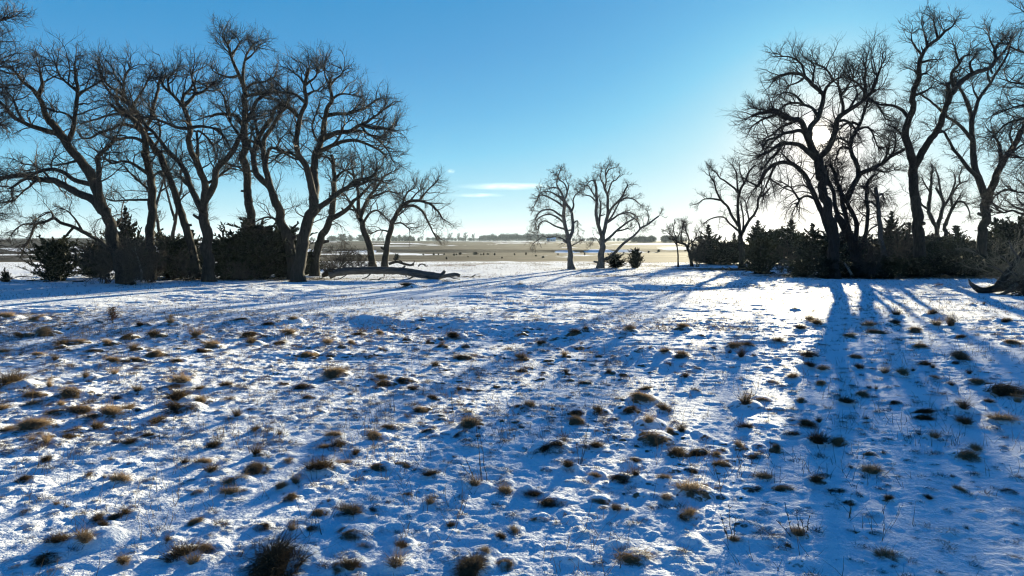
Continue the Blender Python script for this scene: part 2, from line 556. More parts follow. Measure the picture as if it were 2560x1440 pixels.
# ------------------------------------------------------------------ where the grass tufts stand (x, y, width in crops of the photo)
K_ = 0.3359
TUFT_SRC = [
 ((0, 640), "270,480,80 1275,515,80 1270,465,60 320,590,100 500,665,90 590,655,80 790,665,90 930,620,90 1140,605,80 1460,605,100 1840,610,80 1875,660,90 1960,605,60 2140,590,100 2450,655,90 2540,690,60 2260,690,60 2280,750,90 2070,660,90 1990,680,60 1565,690,90 1500,715,80 1130,745,90 990,710,80 690,715,70 280,740,70 420,690,60 410,790,70 1010,785,80 1325,795,80 850,795,120 60,985,200 240,1050,120 370,990,90 530,1050,160 630,1040,120 640,920,90 660,950,60 850,905,100 1020,1035,120 1345,960,120 1290,975,80 1270,1010,50 1510,1005,80 1675,980,80 2265,985,110 2490,900,130 2100,960,60 2300,1060,90 870,1075,80 1330,1090,160 1335,1160,160 1490,1105,110 460,1130,70 590,1160,140 250,1110,100 20,1160,100 830,1180,120 950,1160,110 430,1180,110 1860,1145,60 2380,1170,60 1710,1085,60 380,1115,60 1055,525,90 60,470,90 150,600,80 1780,480,70 2180,490,80 1990,515,70 720,500,60 30,720,70"),
 ((860, 640), "275,590,80 110,590,80 60,660,70 195,660,60 455,635,60 625,650,60 825,615,110 715,625,50 720,685,70 890,685,60 1000,605,60 1300,600,60 1380,655,50 1465,670,90 1475,720,60 1520,720,40 1595,700,40 1705,585,80 1800,565,60 1735,695,60 1640,765,70 1680,760,50 1510,790,60 1890,760,50 2065,610,50 2120,570,90 2195,720,60 2385,735,80 2415,815,60 2505,765,80 2280,695,40 2520,555,90 885,765,100 1025,755,60 1315,775,100 530,700,40 285,710,60 675,830,70 1320,860,70 1650,885,70 1970,880,80 2070,890,50 1790,955,80 1970,970,50 290,920,90 310,965,100 440,945,100 210,930,60 515,1000,70 665,1070,90 45,1040,50 860,1005,70 920,1005,60 990,1010,60 1130,980,50 2220,1090,140 2235,1000,70 1300,1130,70 1375,1125,90 560,1160,110 770,1165,60 930,1180,60 1890,1170,110 2060,1140,60 2130,1170,90 2390,1160,100 2190,1180,60 1720,1180,90 40,1155,50 1460,920,40 2540,915,60 255,1000,60 1310,228,50 760,205,50 480,240,80"),
 ((1700, 640), "860,405,60 965,490,80 1025,520,110 895,560,90 420,605,60 255,530,50 215,495,50 150,600,40 410,685,100 510,680,80 370,730,50 710,640,80 770,650,50 830,620,50 250,690,40 460,765,110 550,755,50 720,780,50 650,840,60 970,760,110 955,835,110 1070,860,80 1060,670,60 1260,610,70 1390,530,100 1445,570,110 1615,455,80 1600,520,90 1620,635,60 1300,760,80 1340,845,90 1435,850,50 1430,800,30 1530,880,90 1665,900,110 1735,865,50 1145,920,40 1770,690,100 1820,820,70 1880,840,70 1825,790,40 2020,530,110 1875,450,80 1910,530,90 1740,565,80 2070,610,80 2390,555,60 2470,655,90 2350,585,60 2250,495,60 2420,500,90 2040,800,80 2120,810,60 2090,765,100 2150,880,60 2200,950,90 2300,970,90 2430,1030,200 2020,970,70 1890,920,70 1770,950,60 1610,975,40 1270,975,60 1345,1045,90 1450,1060,50 1405,990,60 1460,1000,50 760,975,60 840,920,80 690,945,70 835,1020,60 1045,960,70 610,1080,90 490,1130,150 600,1140,50 735,1150,60 665,1150,50 900,1085,70 1240,1110,100 1600,1100,70 1790,1180,120 2110,1165,130 2070,1110,60 2300,1100,70 2510,1100,70 1165,1050,50 1920,230,50 2260,365,40 2180,370,40 115,1020,60 190,790,40 130,850,60 30,550,80 25,755,80 40,910,60"),
 ((0, 1000), "85,230,100 280,215,140 500,285,80 350,330,140 235,305,70 680,300,60 860,320,60 1100,285,90 735,215,110 1170,175,130 825,125,150 705,130,90 300,265,60 545,235,80 345,455,70 965,485,60 880,620,140 780,585,60 660,575,70 180,610,70 975,330,120 1375,475,100 1500,480,110 1570,445,80 1570,550,140 1605,345,80 1910,420,100 1910,530,130 1760,140,90 1900,240,70 2050,390,50 2000,270,60 2080,270,60 2130,470,90 2360,550,200 2490,510,100 2510,350,110 2420,360,80 2470,280,100 2090,670,100 2200,630,110 2175,755,80 1740,620,130 1720,700,120 1815,690,60 1460,700,90 1420,610,60 1580,650,40 170,850,80 420,790,70 500,810,50 245,725,50 845,720,60 735,900,110 940,860,120 870,880,80 770,950,90 430,1070,160 620,1090,240 740,1030,100 1455,925,90 1250,1070,90 1260,1000,60 1300,1180,230 1545,1120,150 1450,1230,140 915,1220,130 340,1200,170 400,1280,80 110,1250,90 130,1300,70 2060,1230,370 2175,990,100 2330,960,110 1940,960,100 1880,1120,60 2530,860,70 2540,970,80 2520,1270,100 2445,775,60 2375,850,70 20,780,50 1110,1280,40"),
 ((860, 1000), "90,405,80 20,470,70 265,520,100 160,550,70 430,495,100 250,290,130 340,220,80 630,240,100 665,275,50 760,260,60 850,270,100 940,200,130 1000,230,60 995,290,50 1030,310,40 720,150,60 930,125,50 1165,165,50 1295,175,50 1350,365,50 1420,410,70 1525,385,170 1720,175,90 1995,155,60 1865,160,50 2270,200,140 2440,250,80 2510,240,100 1890,240,50 1500,240,70 2310,310,170 2460,410,120 2500,390,100 1880,370,110 1960,400,60 2080,290,70 1670,530,110 1490,520,60 650,580,120 540,530,60 825,430,50 820,520,50 990,530,50 970,660,150 1190,690,120 870,735,70 455,715,80 330,775,60 640,785,110 1140,775,70 845,805,40 1385,710,100 1560,780,150 1870,580,90 2060,600,110 2170,600,100 2160,460,80 2370,600,90 2405,750,100 1900,760,100 1885,690,50 1930,660,60 2030,830,100 1930,820,70 2110,840,50 1640,860,50 60,850,150 60,1010,160 215,820,80 800,940,100 1450,890,100 300,975,70 400,980,60 150,1085,90 430,1110,120 60,1270,190 390,1270,180 510,1250,70 950,1270,230 1050,1160,110 1190,1230,110 1160,1040,110 1260,980,100 1355,1050,50 2240,900,60 2150,1200,160 1690,1210,70 1620,1210,40 2540,880,80 600,890,60 480,890,60 2280,380,30"),
 ((1700, 1000), "850,160,60 940,200,100 1030,185,80 1100,215,40 1795,140,120 2100,185,130 2440,180,150 1385,150,60 1210,170,60 1370,180,60 480,220,80 200,290,70 20,380,60 130,400,110 450,365,90 590,350,60 680,325,60 825,275,90 1030,340,170 1180,330,110 1340,235,60 1540,300,60 1680,280,70 1890,300,100 1780,270,50 570,425,90 720,385,80 310,385,70 270,430,80 330,500,90 80,530,80 1400,410,80 1520,410,60 1760,400,30 1700,455,70 1880,485,60 2120,440,140 2200,380,90 1430,545,150 1070,560,80 1020,620,110 620,590,120 515,560,40 540,670,100 765,670,110 890,700,60 110,720,170 70,880,150 180,850,60 1150,680,80 1330,720,70 1270,515,50 1250,770,80 1550,750,80 1540,650,70 1840,730,80 2095,680,90 2150,660,40 2030,580,50 2440,690,100 1450,870,80 1165,810,40 585,990,60 410,1060,90 880,1010,140 740,1010,80 800,1090,70 1080,1100,50 1460,1000,90 1280,980,60 1570,1190,140 1460,1160,60 1590,1260,70 570,1220,40 2490,940,70 2130,960,50 300,660,60 310,730,60"),
]


def tuft_list():
    out = []
    for (ox, oy), s in TUFT_SRC:
        for it in s.split():
            a, b_, w = [float(v) for v in it.split(',')]
            px, py = ox + a * K_, oy + b_ * K_
            d = ground_at(px, py)
            p = at(px, py, d)
            out.append(dict(px=px, py=py, x=p[0], y=p[1], w=w * K_ * d / F, pw=w * K_))
    out.sort(key=lambda t: -t['pw'])
    return out


TUFTS = tuft_list()
# small unnamed bits of grass between them, only for the hummocks and the loose grass mesh
rs = np.random.default_rng(3)
MINI = []
for i in range(4200):
    d = 6.0 + 26 * rs.random() ** 0.8
    x = (rs.random() * 2 - 1) * d * 0.85
    MINI.append((x, d, 0.05 + 0.11 * rs.random() ** 2))


for i in range(2600):
    d = 11.0 + 20 * rs.random()
    x = -0.78 * d + 0.95 * d * rs.random() ** 1.4
    MINI.append((x, d, 0.07 + 0.15 * rs.random() ** 2))


# ------------------------------------------------------------------ ground
def grass_mask(x, y):
    g = np.zeros_like(x)

    def patch(cx, cy, rx, ry, v, rot=0.0):
        c, s = math.cos(rot), math.sin(rot)
        dx, dy = x - cx, y - cy
        q = ((dx * c + dy * s) / rx) ** 2 + ((-dx * s + dy * c) / ry) ** 2
        return v * np.exp(-q)
    n1 = fbm(x / 3.5, y / 3.5, 201, 3)
    g = g + 0.2 * sst((n1 + 0.05) / 0.3) * sst((y - 8) / 10)
    g = np.maximum(g, patch(-19, 27, 8, 6, 0.42))
    g = np.maximum(g, patch(-15, 21, 6, 3, 0.25))
    g = np.maximum(g, patch(-8, 46.5, 9, 1.3, 0.52, 0.30))
    g = np.maximum(g, patch(-22, 57, 13, 4.0, 0.72))
    g = np.maximum(g, patch(-7, 60, 10, 2.2, 0.55))
    g = np.maximum(g, patch(9, 62, 7, 3.0, 0.55, 0.1))
    g = np.maximum(g, patch(9, 77, 9, 5.0, 0.50))
    g = np.maximum(g, patch(15, 49, 11, 7.0, 0.42))
    g = np.maximum(g, patch(25, 52, 14, 4.0, 0.26))
    g = np.maximum(g, patch(35, 62, 16, 6.5, 0.95))
    g = np.maximum(g, patch(-27, 60, 14, 6.0, 0.35))
    g = np.maximum(g, patch(24, 76, 9, 6.0, 0.75))
    yb = 112 - 0.35 * np.clip(x, 0, 60) + 14 * fbm(x / 18, y / 40, 211, 2) - 0.1 * np.clip(-x - 20, 0, 200)
    gf = 0.98 * sst((y - yb + 14 + 22 * fbm(x / 5, y / 9, 213, 3)) / 34)
    gf = np.maximum(gf, 0.56 * sst((y - 78) / 8) * sst((fbm(x / 3, y / 5, 215, 4) + 0.05 + 0.005 * x) / 0.2))
    yb2 = 250 + 60 * fbm(x / 70, y / 300, 31, 2)
    sn = np.exp(-((y - yb2 - 9) / 12) ** 2) * sst((fbm(x / 16, y / 30, 221, 3) - 0.02) / 0.16)
    gf = gf - 0.85 * sn
    gf = gf - 0.62 * sst((fbm(x / 45, y / 70, 231, 4, 0.6) - 0.05) / 0.12) * sst((y - 150) / 80)
    gf = gf - 0.35 * sst((fbm(x / 14, y / 40, 233, 3) - 0.02) / 0.2) * (1 - sst((y - 190) / 80))
    gf = gf - 0.5 * np.exp(-((y - 620) / 60) ** 2) * sst((fbm(x / 120, y / 150, 241, 2) + 0.05) / 0.2)
    return np.where(y > 70, np.maximum(gf, g * (y < 95)), g)


def build_ground():
    r = np.concatenate([np.geomspace(0.8, 5.6, 36, endpoint=False), np.geomspace(5.6, 95, 880, endpoint=False),
                        np.geomspace(95, 420, 170, endpoint=False), np.geomspace(420, 2600, 90)])
    half = math.radians(43)
    th = np.concatenate([np.linspace(-half, half, 1150), np.linspace(half, 2 * math.pi - half, 70)[1:-1]])
    nr, nt = len(r), len(th)
    rr, tt = np.meshgrid(r, th, indexing='ij')
    x = rr * np.sin(tt)
    y = rr * np.cos(tt)
    z = base_height(x.ravel(), y.ravel()).reshape(x.shape)
    extra = np.zeros_like(z)
    dense = np.linspace(-half, half, 1150)

    def splat(cx, cy, R, amp, mx):
        d = math.hypot(cx, cy)
        i0, i1 = np.searchsorted(r, [d - R, d + R])
        a = math.atan2(cx, cy)
        da = R / max(d, 1)
        j0, j1 = np.searchsorted(dense, [a - da, a + da])
        if i1 <= i0 or j1 <= j0:
            return
        sx = x[i0:i1, j0:j1]
        sy = y[i0:i1, j0:j1]
        q = np.clip(1 - ((sx - cx) / (R * mx)) ** 2 - ((sy - cy) / R) ** 2, 0, 1)
        extra[i0:i1, j0:j1] = np.maximum(extra[i0:i1, j0:j1], amp * q * q * (3 - 2 * q))
    for k, t in enumerate(TUFTS):
        u = (math.sin(k * 12.9898) * 43758.5453) % 1.0
        R = max(0.14, min(0.75, t['w'] * (0.75 + 0.3 * u)))
        amp = min(0.22, t['w'] * (0.16 + 0.15 * u))
        t['hr'], t['ha'] = R, amp
        splat(t['x'] + 0.15 * t['w'], t['y'] + 0.45 * R, R, amp, 1.0)
    for (mx_, my_, w) in MINI:
        splat(mx_, my_ + 0.05, w * 1.1, w * 0.12, 1.0)
    z = z + extra
    V = np.stack([x, y, z], -1).reshape(-1, 3)
    i = np.arange(nr - 1)[:, None] * nt
    j = np.arange(nt)[None, :]
    j2 = (j + 1) % nt
    q = np.stack([i + j, i + j2, i + nt + j2, i + nt + j], -1).reshape(-1, 4)
    c = len(V)
    V = np.vstack([V, [[0, 0, float(z[0].mean())]]])
    tri = np.stack([np.full(nt, c), (np.arange(nt) + 1) % nt, np.arange(nt)], -1)
    me = make_mesh('ground', V, [q, tri])
    # grass shows where the wind has bared the lee sides of the hummocks
    dz = np.gradient(z, axis=0) / np.gradient(r)[:, None]
    zone = sst((fbm(x.ravel() / 4.5, y.ravel() / 3.5, 207, 3) + 0.16).reshape(x.shape) / 0.3)
    lee = sst((dz - 0.06) / 0.28) * (0.32 + 0.38 * zone) * (1 - 0.45 * sst((x - 0.25 * y) / 4)) * (1 - sst((rr - 26) / 10))
    g = grass_mask(x.ravel(), y.ravel()).reshape(x.shape)
    g = np.append((g + lee).ravel(), 0.0).astype(np.float32)
    fr = np.append(sst((y.ravel() - 92) / 50), 0.0).astype(np.float32)
    a = me.attributes.new('grass', 'FLOAT', 'POINT')
    a.data.foreach_set('value', g)
    a = me.attributes.new('farness', 'FLOAT', 'POINT')
    a.data.foreach_set('value', fr)
    o = add('ground', me, M_GROUND)
    o['kind'] = 'structure'
    return o


build_ground()

# ------------------------------------------------------------------ bare trees
def grow(rng, P0, D0, L, r0, r1, K, wig, trop):
    """shoots: N start points, directions, lengths -> centre lines and radii"""
    n = len(P0)
    P = np.empty((n, K + 1, 3))
    P[:, 0] = P0
    d = norm(D0)
    bend = rng.normal(0, 1, (n, 3)) * wig * 0.5
    for k in range(K):
        d = norm(d + bend + rng.normal(0, 1, (n, 3)) * wig + np.array([0, 0, 1.0]) * np.reshape(trop, (-1, 1)))
        P[:, k + 1] = P[:, k] + d * (L / K)[:, None]
    t = np.linspace(0, 1, K + 1)[None, :]
    R = r0[:, None] * (1 - t) + r1[:, None] * t
    return P, R


def spawn(rng, P, R, per, t0, a0, a1):
    """per-parent children: positions, directions, radii there, t"""
    n, K, _ = P.shape
    t = (t0 + (1 - t0) * (np.arange(per)[None, :] + rng.random((n, per))) / per).clip(0, 0.999)
    f = t * (K - 1)
    i = f.astype(int)
    fr = (f - i)[..., None]
    rows = np.arange(n)[:, None]
    A, B = P[rows, i], P[rows, i + 1]
    pos = A * (1 - fr) + B * fr
    tan = norm(B - A)
    rad = R[rows, i]
    v = rng.normal(0, 1, tan.shape)
    perp = norm(v - (v * tan).sum(-1, keepdims=True) * tan)
    ang = rng.uniform(a0, a1, t.shape)[..., None]
    d = tan * np.cos(ang) + perp * np.sin(ang)
    return pos.reshape(-1, 3), d.reshape(-1, 3), rad.reshape(-1), t.reshape(-1)


def twigs(rng, P0, D0, L0, R0, trop, scale=1.0, n2=7, n3=7, thin=1.0):
    """three orders of branching from the given starts; returns verts, quads"""
    r0 = np.minimum(0.040 * scale * (L0 / 2.2) ** 0.8 + 0.008, R0 * 0.8 + 0.004) * thin
    P1, R1 = grow(rng, P0, D0, L0, r0, np.full(len(P0), 0.010 * thin), 8, 0.20, trop)
    parts = [tubes(P1, R1, 4)]
    p, d, r, t = spawn(rng, P1, R1, n2, 0.12, 0.5, 1.05)
    L = np.repeat(L0, n2) * rng.uniform(0.28, 0.62, len(p)) * (1.05 - 0.5 * t)
    tr2 = np.repeat(np.broadcast_to(trop, L0.shape), n2) + 0.02
    P2, R2 = grow(rng, p, d, L, np.minimum(r * 0.8, 0.017 * thin), np.full(len(p), 0.006 * thin), 5, 0.17, tr2)
    parts.append(tubes(P2, R2, 3))
    p, d, r, t = spawn(rng, P2, R2, n3, 0.15, 0.4, 0.9)
    L = np.repeat(L, n3) * rng.uniform(0.3, 0.75, len(p)) + 0.08
    P3, R3 = grow(rng, p, d, L, np.full(len(p), 0.006 * thin), np.full(len(p), 0.004 * thin), 2, 0.14, np.repeat(tr2, n3) + 0.03)
    parts.append(tubes(P3, R3, 3))
    return merge(parts)


def parse_limb(s):
    tk = s.split()
    return float(tk[0]), float(tk[1]), [tuple(float(v) for v in q.split(',')) for q in tk[2:]]


def bare_tree(name, label, cat, D, limbs, seed, dens=1.25, scale=1.0, n2=7, n3=5, mat=None, tmat=None, group=None,
              trop=0.03, droop=None, free_trunk=True, thin=1.0, flare=1.35, ground=True, slim=1.0):
    """limbs: first is the trunk; widths and points in photo pixels on the tree's own upright plane at distance D;
    every limb is then bent out of that plane at random so that the crown is round."""
    rng = np.random.default_rng(seed)
    mat = mat or M_BARK
    tmat = tmat or M_TWIG
    m = D / F
    skel = []
    base = None
    root = None
    starts = [[], [], [], []]
    pend = []
    for li, s in enumerate(limbs):
        w0, w1, pts = parse_limb(s)
        fat = (0.70 if li == 0 else 0.80) * (0.80 if mat is M_PALE else 1.0) * slim
        w0, w1 = w0 * fat, w1 * fat
        pts = np.array(pts)
        seg = np.hypot(*np.diff(pts, axis=0).T)
        arc = np.concatenate([[0], np.cumsum(seg)]) * m
        if li == 0:
            d0 = 0.0
            slope = rng.uniform(-0.12, 0.12)
        else:
            best = (1e9, 0.0, None)
            for (q, dd) in skel:
                k = np.argmin(np.hypot(q[:, 0] - pts[0, 0], q[:, 1] - pts[0, 1]))
                e = math.hypot(q[k, 0] - pts[0, 0], q[k, 1] - pts[0, 1])
                if e < best[0]:
                    best = (e, dd[k], q[k].copy())
            d0 = best[1]
            if best[0] < 30:
                pts[0] = best[2]
            slope = rng.uniform(0.15, 0.75) * rng.choice([-1, 1])
        dep = d0 + slope * arc ** 1.05 * (1.0 if li else 1.0) + rng.normal(0, 0.10, len(arc)) * (arc > 0) * min(1, arc[-1] / 3)
        dep = np.clip(dep, -5.5, 5.5)
        W = w0 + (w1 - w0) * (arc / arc[-1]) ** 0.85
        P3 = np.array([at(px, py, D + dd) for (px, py), dd in zip(pts, dep)])
        W3 = W * m / 2
        if li == 0:
            bx = P3[0]
            z0 = gz(bx[0], bx[1]) if ground else bx[2]
            P3[0, 2] = z0 - 0.35
            base = np.array([bx[0], bx[1], z0])
            root = thing(name, label, cat, base, group)
        L, Wl = smooth_line(P3, W3, 0.22)
        K = len(L)
        # crooked bark line
        wob = np.stack([fbm(np.arange(K) * 0.24 + 17 * li, np.full(K, seed * 3.1 + a), 5, 2) for a in (0.3, 9.7, 21.1)], -1)
        L = L + wob * (1.5 * Wl + 0.07)[:, None] * np.linspace(0, 1, K)[:, None].clip(0, 1)
        S = 12 if Wl[0] > 0.2 else (9 if Wl[0] > 0.09 else 6)
        Rr = np.repeat(Wl[:, None], S, 1)
        ph = np.arange(S)[None, :] * 2.4
        Rr = Rr * (1 + 0.22 * fbm(np.arange(K)[:, None] * 0.5 + ph * 0, ph + seed + li, 9, 2) + 0.16 * fbm(np.arange(K)[:, None] * 1.1 + ph, ph * 1.7, 19, 1))
        if li == 0:
            h = L[:, 2] - base[2]
            Rr *= (1 + (flare - 1) * np.exp(-np.clip(h, 0, 9) / 0.45))[:, None]
        # rounded end
        tip = L[-1] + norm(L[-1] - L[-2]) * Wl[-1] * 0.8
        L2 = np.vstack([L[0] - norm(L[1] - L[0]) * Wl[0] * 0.5, L, tip])
        R2 = np.vstack([Rr[:1] * 0.3, Rr, Rr[-1:] * 0.15])
        V, Q = tubes(L2[None], R2[None], S)
        # broken stubs and burrs
        ns = int(rng.integers(0, 3)) + (1 if li == 0 else 0)
        if arc[-1] > 2.0 and ns:
            kk = rng.integers(K // 4, K - 2, ns)
            bits = [(V, Q)]
            for k in kk:
                tn = norm(L[k + 1] - L[k])
                v = norm(np.cross(tn, rng.normal(0, 1, 3)))
                dd = norm(v + tn * rng.uniform(0.0, 0.9))
                ln = Wl[k] + rng.uniform(0.15, 0.55)
                w = Wl[k] * rng.uniform(0.3, 0.55)
                q = np.stack([L[k], L[k] + dd * ln * 0.6, L[k] + dd * ln + rng.normal(0, 0.05, 3), L[k] + dd * (ln + 0.03)])
                bits.append(tubes(q[None], np.array([[w * 1.2, w * 0.9, w * 0.7, w * 0.1]]), 7))
            V, Q = merge(bits)
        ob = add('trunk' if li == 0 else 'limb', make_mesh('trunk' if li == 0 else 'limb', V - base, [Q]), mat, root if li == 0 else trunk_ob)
        if li == 0:
            trunk_ob = ob
        # dense 2-D skeleton for later limbs to attach to
        tt = np.linspace(0, 1, 60)
        skel.append((np.stack([np.interp(tt, arc / arc[-1], pts[:, 0]), np.interp(tt, arc / arc[-1], pts[:, 1])], -1),
                     np.interp(tt, arc / arc[-1], dep)))
        # where shoots leave this limb
        al = np.concatenate([[0], np.cumsum(np.linalg.norm(np.diff(L, axis=0), axis=1))])
        t0 = (0.66 if li == 0 else 0.30) * al[-1]
        n = int((al[-1] - t0) * dens * 1.85) + (0 if li == 0 else 2)
        if n > 0:
            a = t0 + (al[-1] - t0) * rng.random(n) ** 0.85
            k = np.clip(np.searchsorted(al, a), 1, K - 1)
            tan = norm(L[k] - L[k - 1])
            v = rng.normal(0, 1, (n, 3)) + np.array([0, 0, 0.35])
            perp = norm(v - (v * tan).sum(-1, keepdims=True) * tan)
            ang = rng.uniform(0.5, 1.15, n)[:, None]
            starts[0].append(L[k])
            starts[1].append(tan * np.cos(ang) + perp * np.sin(ang))
            fl = a / al[-1]
            starts[2].append(rng.uniform(1.1, 2.9, n) * scale * (1.15 - 0.45 * fl) * np.clip((Wl[k] / 0.06), 0.6, 1.25))
            starts[3].append(Wl[k])
            if li > 0:      # the limb's own leading shoots
                ne = 4
                tn = norm(L[-1] - L[-3])
                starts[0].append(np.repeat(L[-1:], ne, 0))
                starts[1].append(norm(tn + rng.normal(0, 0.38, (ne, 3))))
                starts[2].append(rng.uniform(1.2, 2.3, ne) * scale)
                starts[3].append(np.full(ne, Wl[-1]))
    P0, D0, L0, R0 = [np.concatenate(q) for q in starts]
    tr = np.full(len(P0), trop)
    if droop is not None:
        lo = P0[:, 2] < droop
        tr = np.where(lo & (rng.random(len(P0)) < 0.6), -0.16, tr)
    # no shoot may start inside the ground
    ok = P0[:, 2] > base[2] + 0.8
    V, Q = twigs(rng, P0[ok], D0[ok], L0[ok], R0[ok], tr[ok], scale, n2, n3, thin)
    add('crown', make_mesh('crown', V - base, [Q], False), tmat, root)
    return root


G_L = 'bare cottonwoods of the left grove'
G_R = 'bare cottonwoods of the right grove'

bare_tree('cottonwood_tree', 'bare tree rooted beyond the left edge whose fine twigs sweep in from the frame border', 'tree', 43, [
    "60 44 -300,745 -300,600 -290,450 -275,300 -265,150",
    "18 6 -290,430 -200,385 -130,350 -70,325 -25,310", "16 6 -275,300 -190,240 -120,200 -60,175 -10,160",
    "16 6 -292,480 -200,480 -130,500 -70,520 -30,535", "14 6 -268,200 -190,120 -120,85 -60,65 -15,55",
    "14 5 -283,360 -180,320 -110,270 -50,240 -20,225", "12 5 -296,530 -200,560 -120,580 -70,600 -40,610",
    "12 5 -270,250 -180,190 -100,150 -40,120 -15,105", "12 5 -290,460 -190,430 -120,420 -60,425 -30,430",
    "12 5 -268,180 -170,90 -90,40 -30,10"], 11, dens=2.0, trop=0.0, n2=8, n3=8, group=G_L)

bare_tree('cottonwood_tree', 'leaning cottonwood at left with a long limb arching down to the left frame edge', 'tree', 50, [
    "52 34 316,703 303,660 287,620 272,570 258,530",
    "28 12 258,530 232,500 195,482 165,465 130,452 95,448 50,438 0,450 -50,470",
    "34 20 258,530 240,470 222,430 195,395 168,360 148,335 125,308",
    "18 8 125,308 112,285 106,262 95,240 82,222 60,205 45,185", "14 6 95,240 104,215 103,190 100,170",
    "16 7 148,335 100,322 62,308 30,290 5,262 -20,240", "16 7 222,470 190,452 160,432 130,422 95,432 60,450 30,468",
    "20 10 254,525 248,470 246,420 243,400 262,375 290,345", "16 7 168,360 180,330 187,300 190,270 195,230 190,200 185,170",
    "9 4 195,230 170,210 150,190 140,165", "9 4 195,235 215,225 235,215", "9 4 60,308 45,280 35,250 20,230",
    "9 4 130,452 110,430 85,415 60,410", "8 4 95,448 70,470 50,485 35,500", "10 4 187,300 165,285 140,280",
    "10 5 200,400 180,405 160,410"], 21, dens=1.35, droop=6.0, group=G_L)

bare_tree('gnarled_tree', 'low dark crooked tree bending left over the small juniper at far left', 'tree', 55, [
    "18 11 302,692 290,650 270,622 245,600 225,588", "13 6 225,588 205,578 185,568 150,555 135,545 110,555 90,562 78,585 65,615",
    "9 4 185,568 165,590 150,610 140,630", "7 3 135,545 128,530 112,535 95,545", "8 3 205,578 190,550 170,530 150,520", "7 3 90,562 60,560 35,575"],
    22, dens=1.7, scale=0.8, droop=9, free_trunk=False)

bare_tree('cottonwood_tree', 'straight dark cottonwood trunk standing just right of the leaning left tree', 'tree', 56, [
    "34 24 378,692 376,640 374,580 380,520 378,470 370,420 366,385",
    "20 9 366,385 362,350 357,330 345,310 325,295 300,280 280,262", "18 8 366,385 362,345 366,315 380,290 385,260 395,225 400,200",
    "12 5 376,435 350,420 325,405 300,402 282,408 262,395", "8 4 368,500 340,500 310,500 285,502 265,495",
    "12 5 366,360 340,345 310,345 285,352 262,340", "9 4 372,450 400,430 425,425 440,405", "8 4 376,480 355,460 335,440 320,430",
    "9 4 366,315 350,290 335,265 330,245"], 23, dens=1.3, droop=5.0, group=G_L)

bare_tree('cottonwood_tree', 'cottonwood with a diagonal trunk leaning left into a wide flat crown', 'tree', 57, [
    "30 20 497,690 485,640 468,580 450,525 432,470 412,420 395,385", "20 10 395,385 372,350 350,325 335,305 318,280 298,262 285,245",
    "14 6 350,325 345,290 322,262 300,245 280,235 262,215 250,195", "14 6 372,350 340,320 305,312 280,322 255,330 225,345 205,345",
    "12 5 335,305 325,270 312,240 308,215 315,185 322,172", "10 4 318,280 290,285 265,290 235,300 205,308",
    "10 5 312,240 290,225 270,212 255,190 248,175", "10 4 325,270 345,245 360,220 375,195", "9 4 385,370 400,340 398,310 385,280",
    "9 4 308,215 290,195 285,178"], 24, dens=1.5, group=G_L)

bare_tree('cottonwood_tree', 'pale ridged cottonwood trunk forking in three, front of the left grove', 'tree', 53, [
    "42 31 523,697 520,650 515,600 510,550 508,530",
    "22 9 505,535 495,505 475,462 465,430 440,396 420,378 395,345 372,322 358,300", "13 11 477,466 462,455 452,444",
    "24 13 516,525 512,470 502,430 490,400 478,380 472,350 478,325 472,300", "22 11 525,510 532,470 540,440 545,420 575,385 590,365 605,330 614,300",
    "12 6 475,315 466,290 455,262 458,240 475,225 490,205", "12 6 472,300 460,270 440,245 425,230 408,215 398,195",
    "10 4 490,400 494,360 494,328 528,358 541,394", "10 4 478,320 505,315 530,320 550,325 556,345", "10 5 476,325 440,318 410,305 385,295 360,292",
    "12 5 460,265 480,245 490,225 482,205 478,190", "10 4 485,235 505,230 525,215", "9 4 600,340 585,320 575,300 570,280",
    "9 4 610,305 632,295 650,290", "10 5 510,460 535,450 560,430 575,420", "9 4 420,378 400,380 380,400", "8 4 425,230 420,205 425,190"],
    25, dens=1.45, group=G_L)

bare_tree('cottonwood_tree', 'tallest slender cottonwood of the left grove with a tuft of twigs at its top', 'tree', 60, [
    "34 25 634,690 630,620 627,560 622,500 618,450 612,400 618,360", "25 13 616,370 610,330 612,300 612,250 606,208",
    "13 6 606,208 591,172 578,139 569,111 558,95", "11 5 608,215 608,180 612,150 620,130 635,110",
    "10 4 598,188 578,193 555,188 535,178", "10 4 606,230 630,210 660,205 685,195", "11 5 612,240 640,234 665,231 690,232",
    "16 8 612,310 630,280 640,255 655,240 675,232", "15 7 612,318 590,290 570,285 548,285 530,292", "9 4 570,285 565,262 560,240 548,228",
    "9 4 578,139 592,122 600,105", "8 3 569,111 578,98", "8 3 612,150 628,140 645,120", "8 3 585,158 570,130 555,112", "9 4 618,440 600,420 585,415"],
    26, dens=1.35, scale=0.9, group=G_L)

bare_tree('cottonwood_tree', 'cottonwood leaning left from the double base beside the fallen log', 'tree', 57, [
    "44 28 736,692 731,650 718,600 705,560 694,525 682,490", "24 11 690,515 675,470 655,450 638,428 634,395 640,360 652,330 668,310 680,285 695,270 708,262",
    "22 11 682,490 672,450 663,410 660,380 662,350 680,320 700,285 708,262", "14 6 660,380 645,345 640,310 636,285",
    "12 5 634,395 625,360 630,330", "12 5 708,262 690,250 665,245 650,235", "12 5 708,262 725,272 740,290 752,300",
    "14 6 668,415 672,375 690,372 715,385 735,395 750,398", "10 4 640,360 618,348 602,340", "9 4 700,285 715,270 722,250", "9 4 705,560 680,545 660,545 640,555",
    "8 3 690,372 700,350 715,335"], 27, dens=1.35, group=G_L)

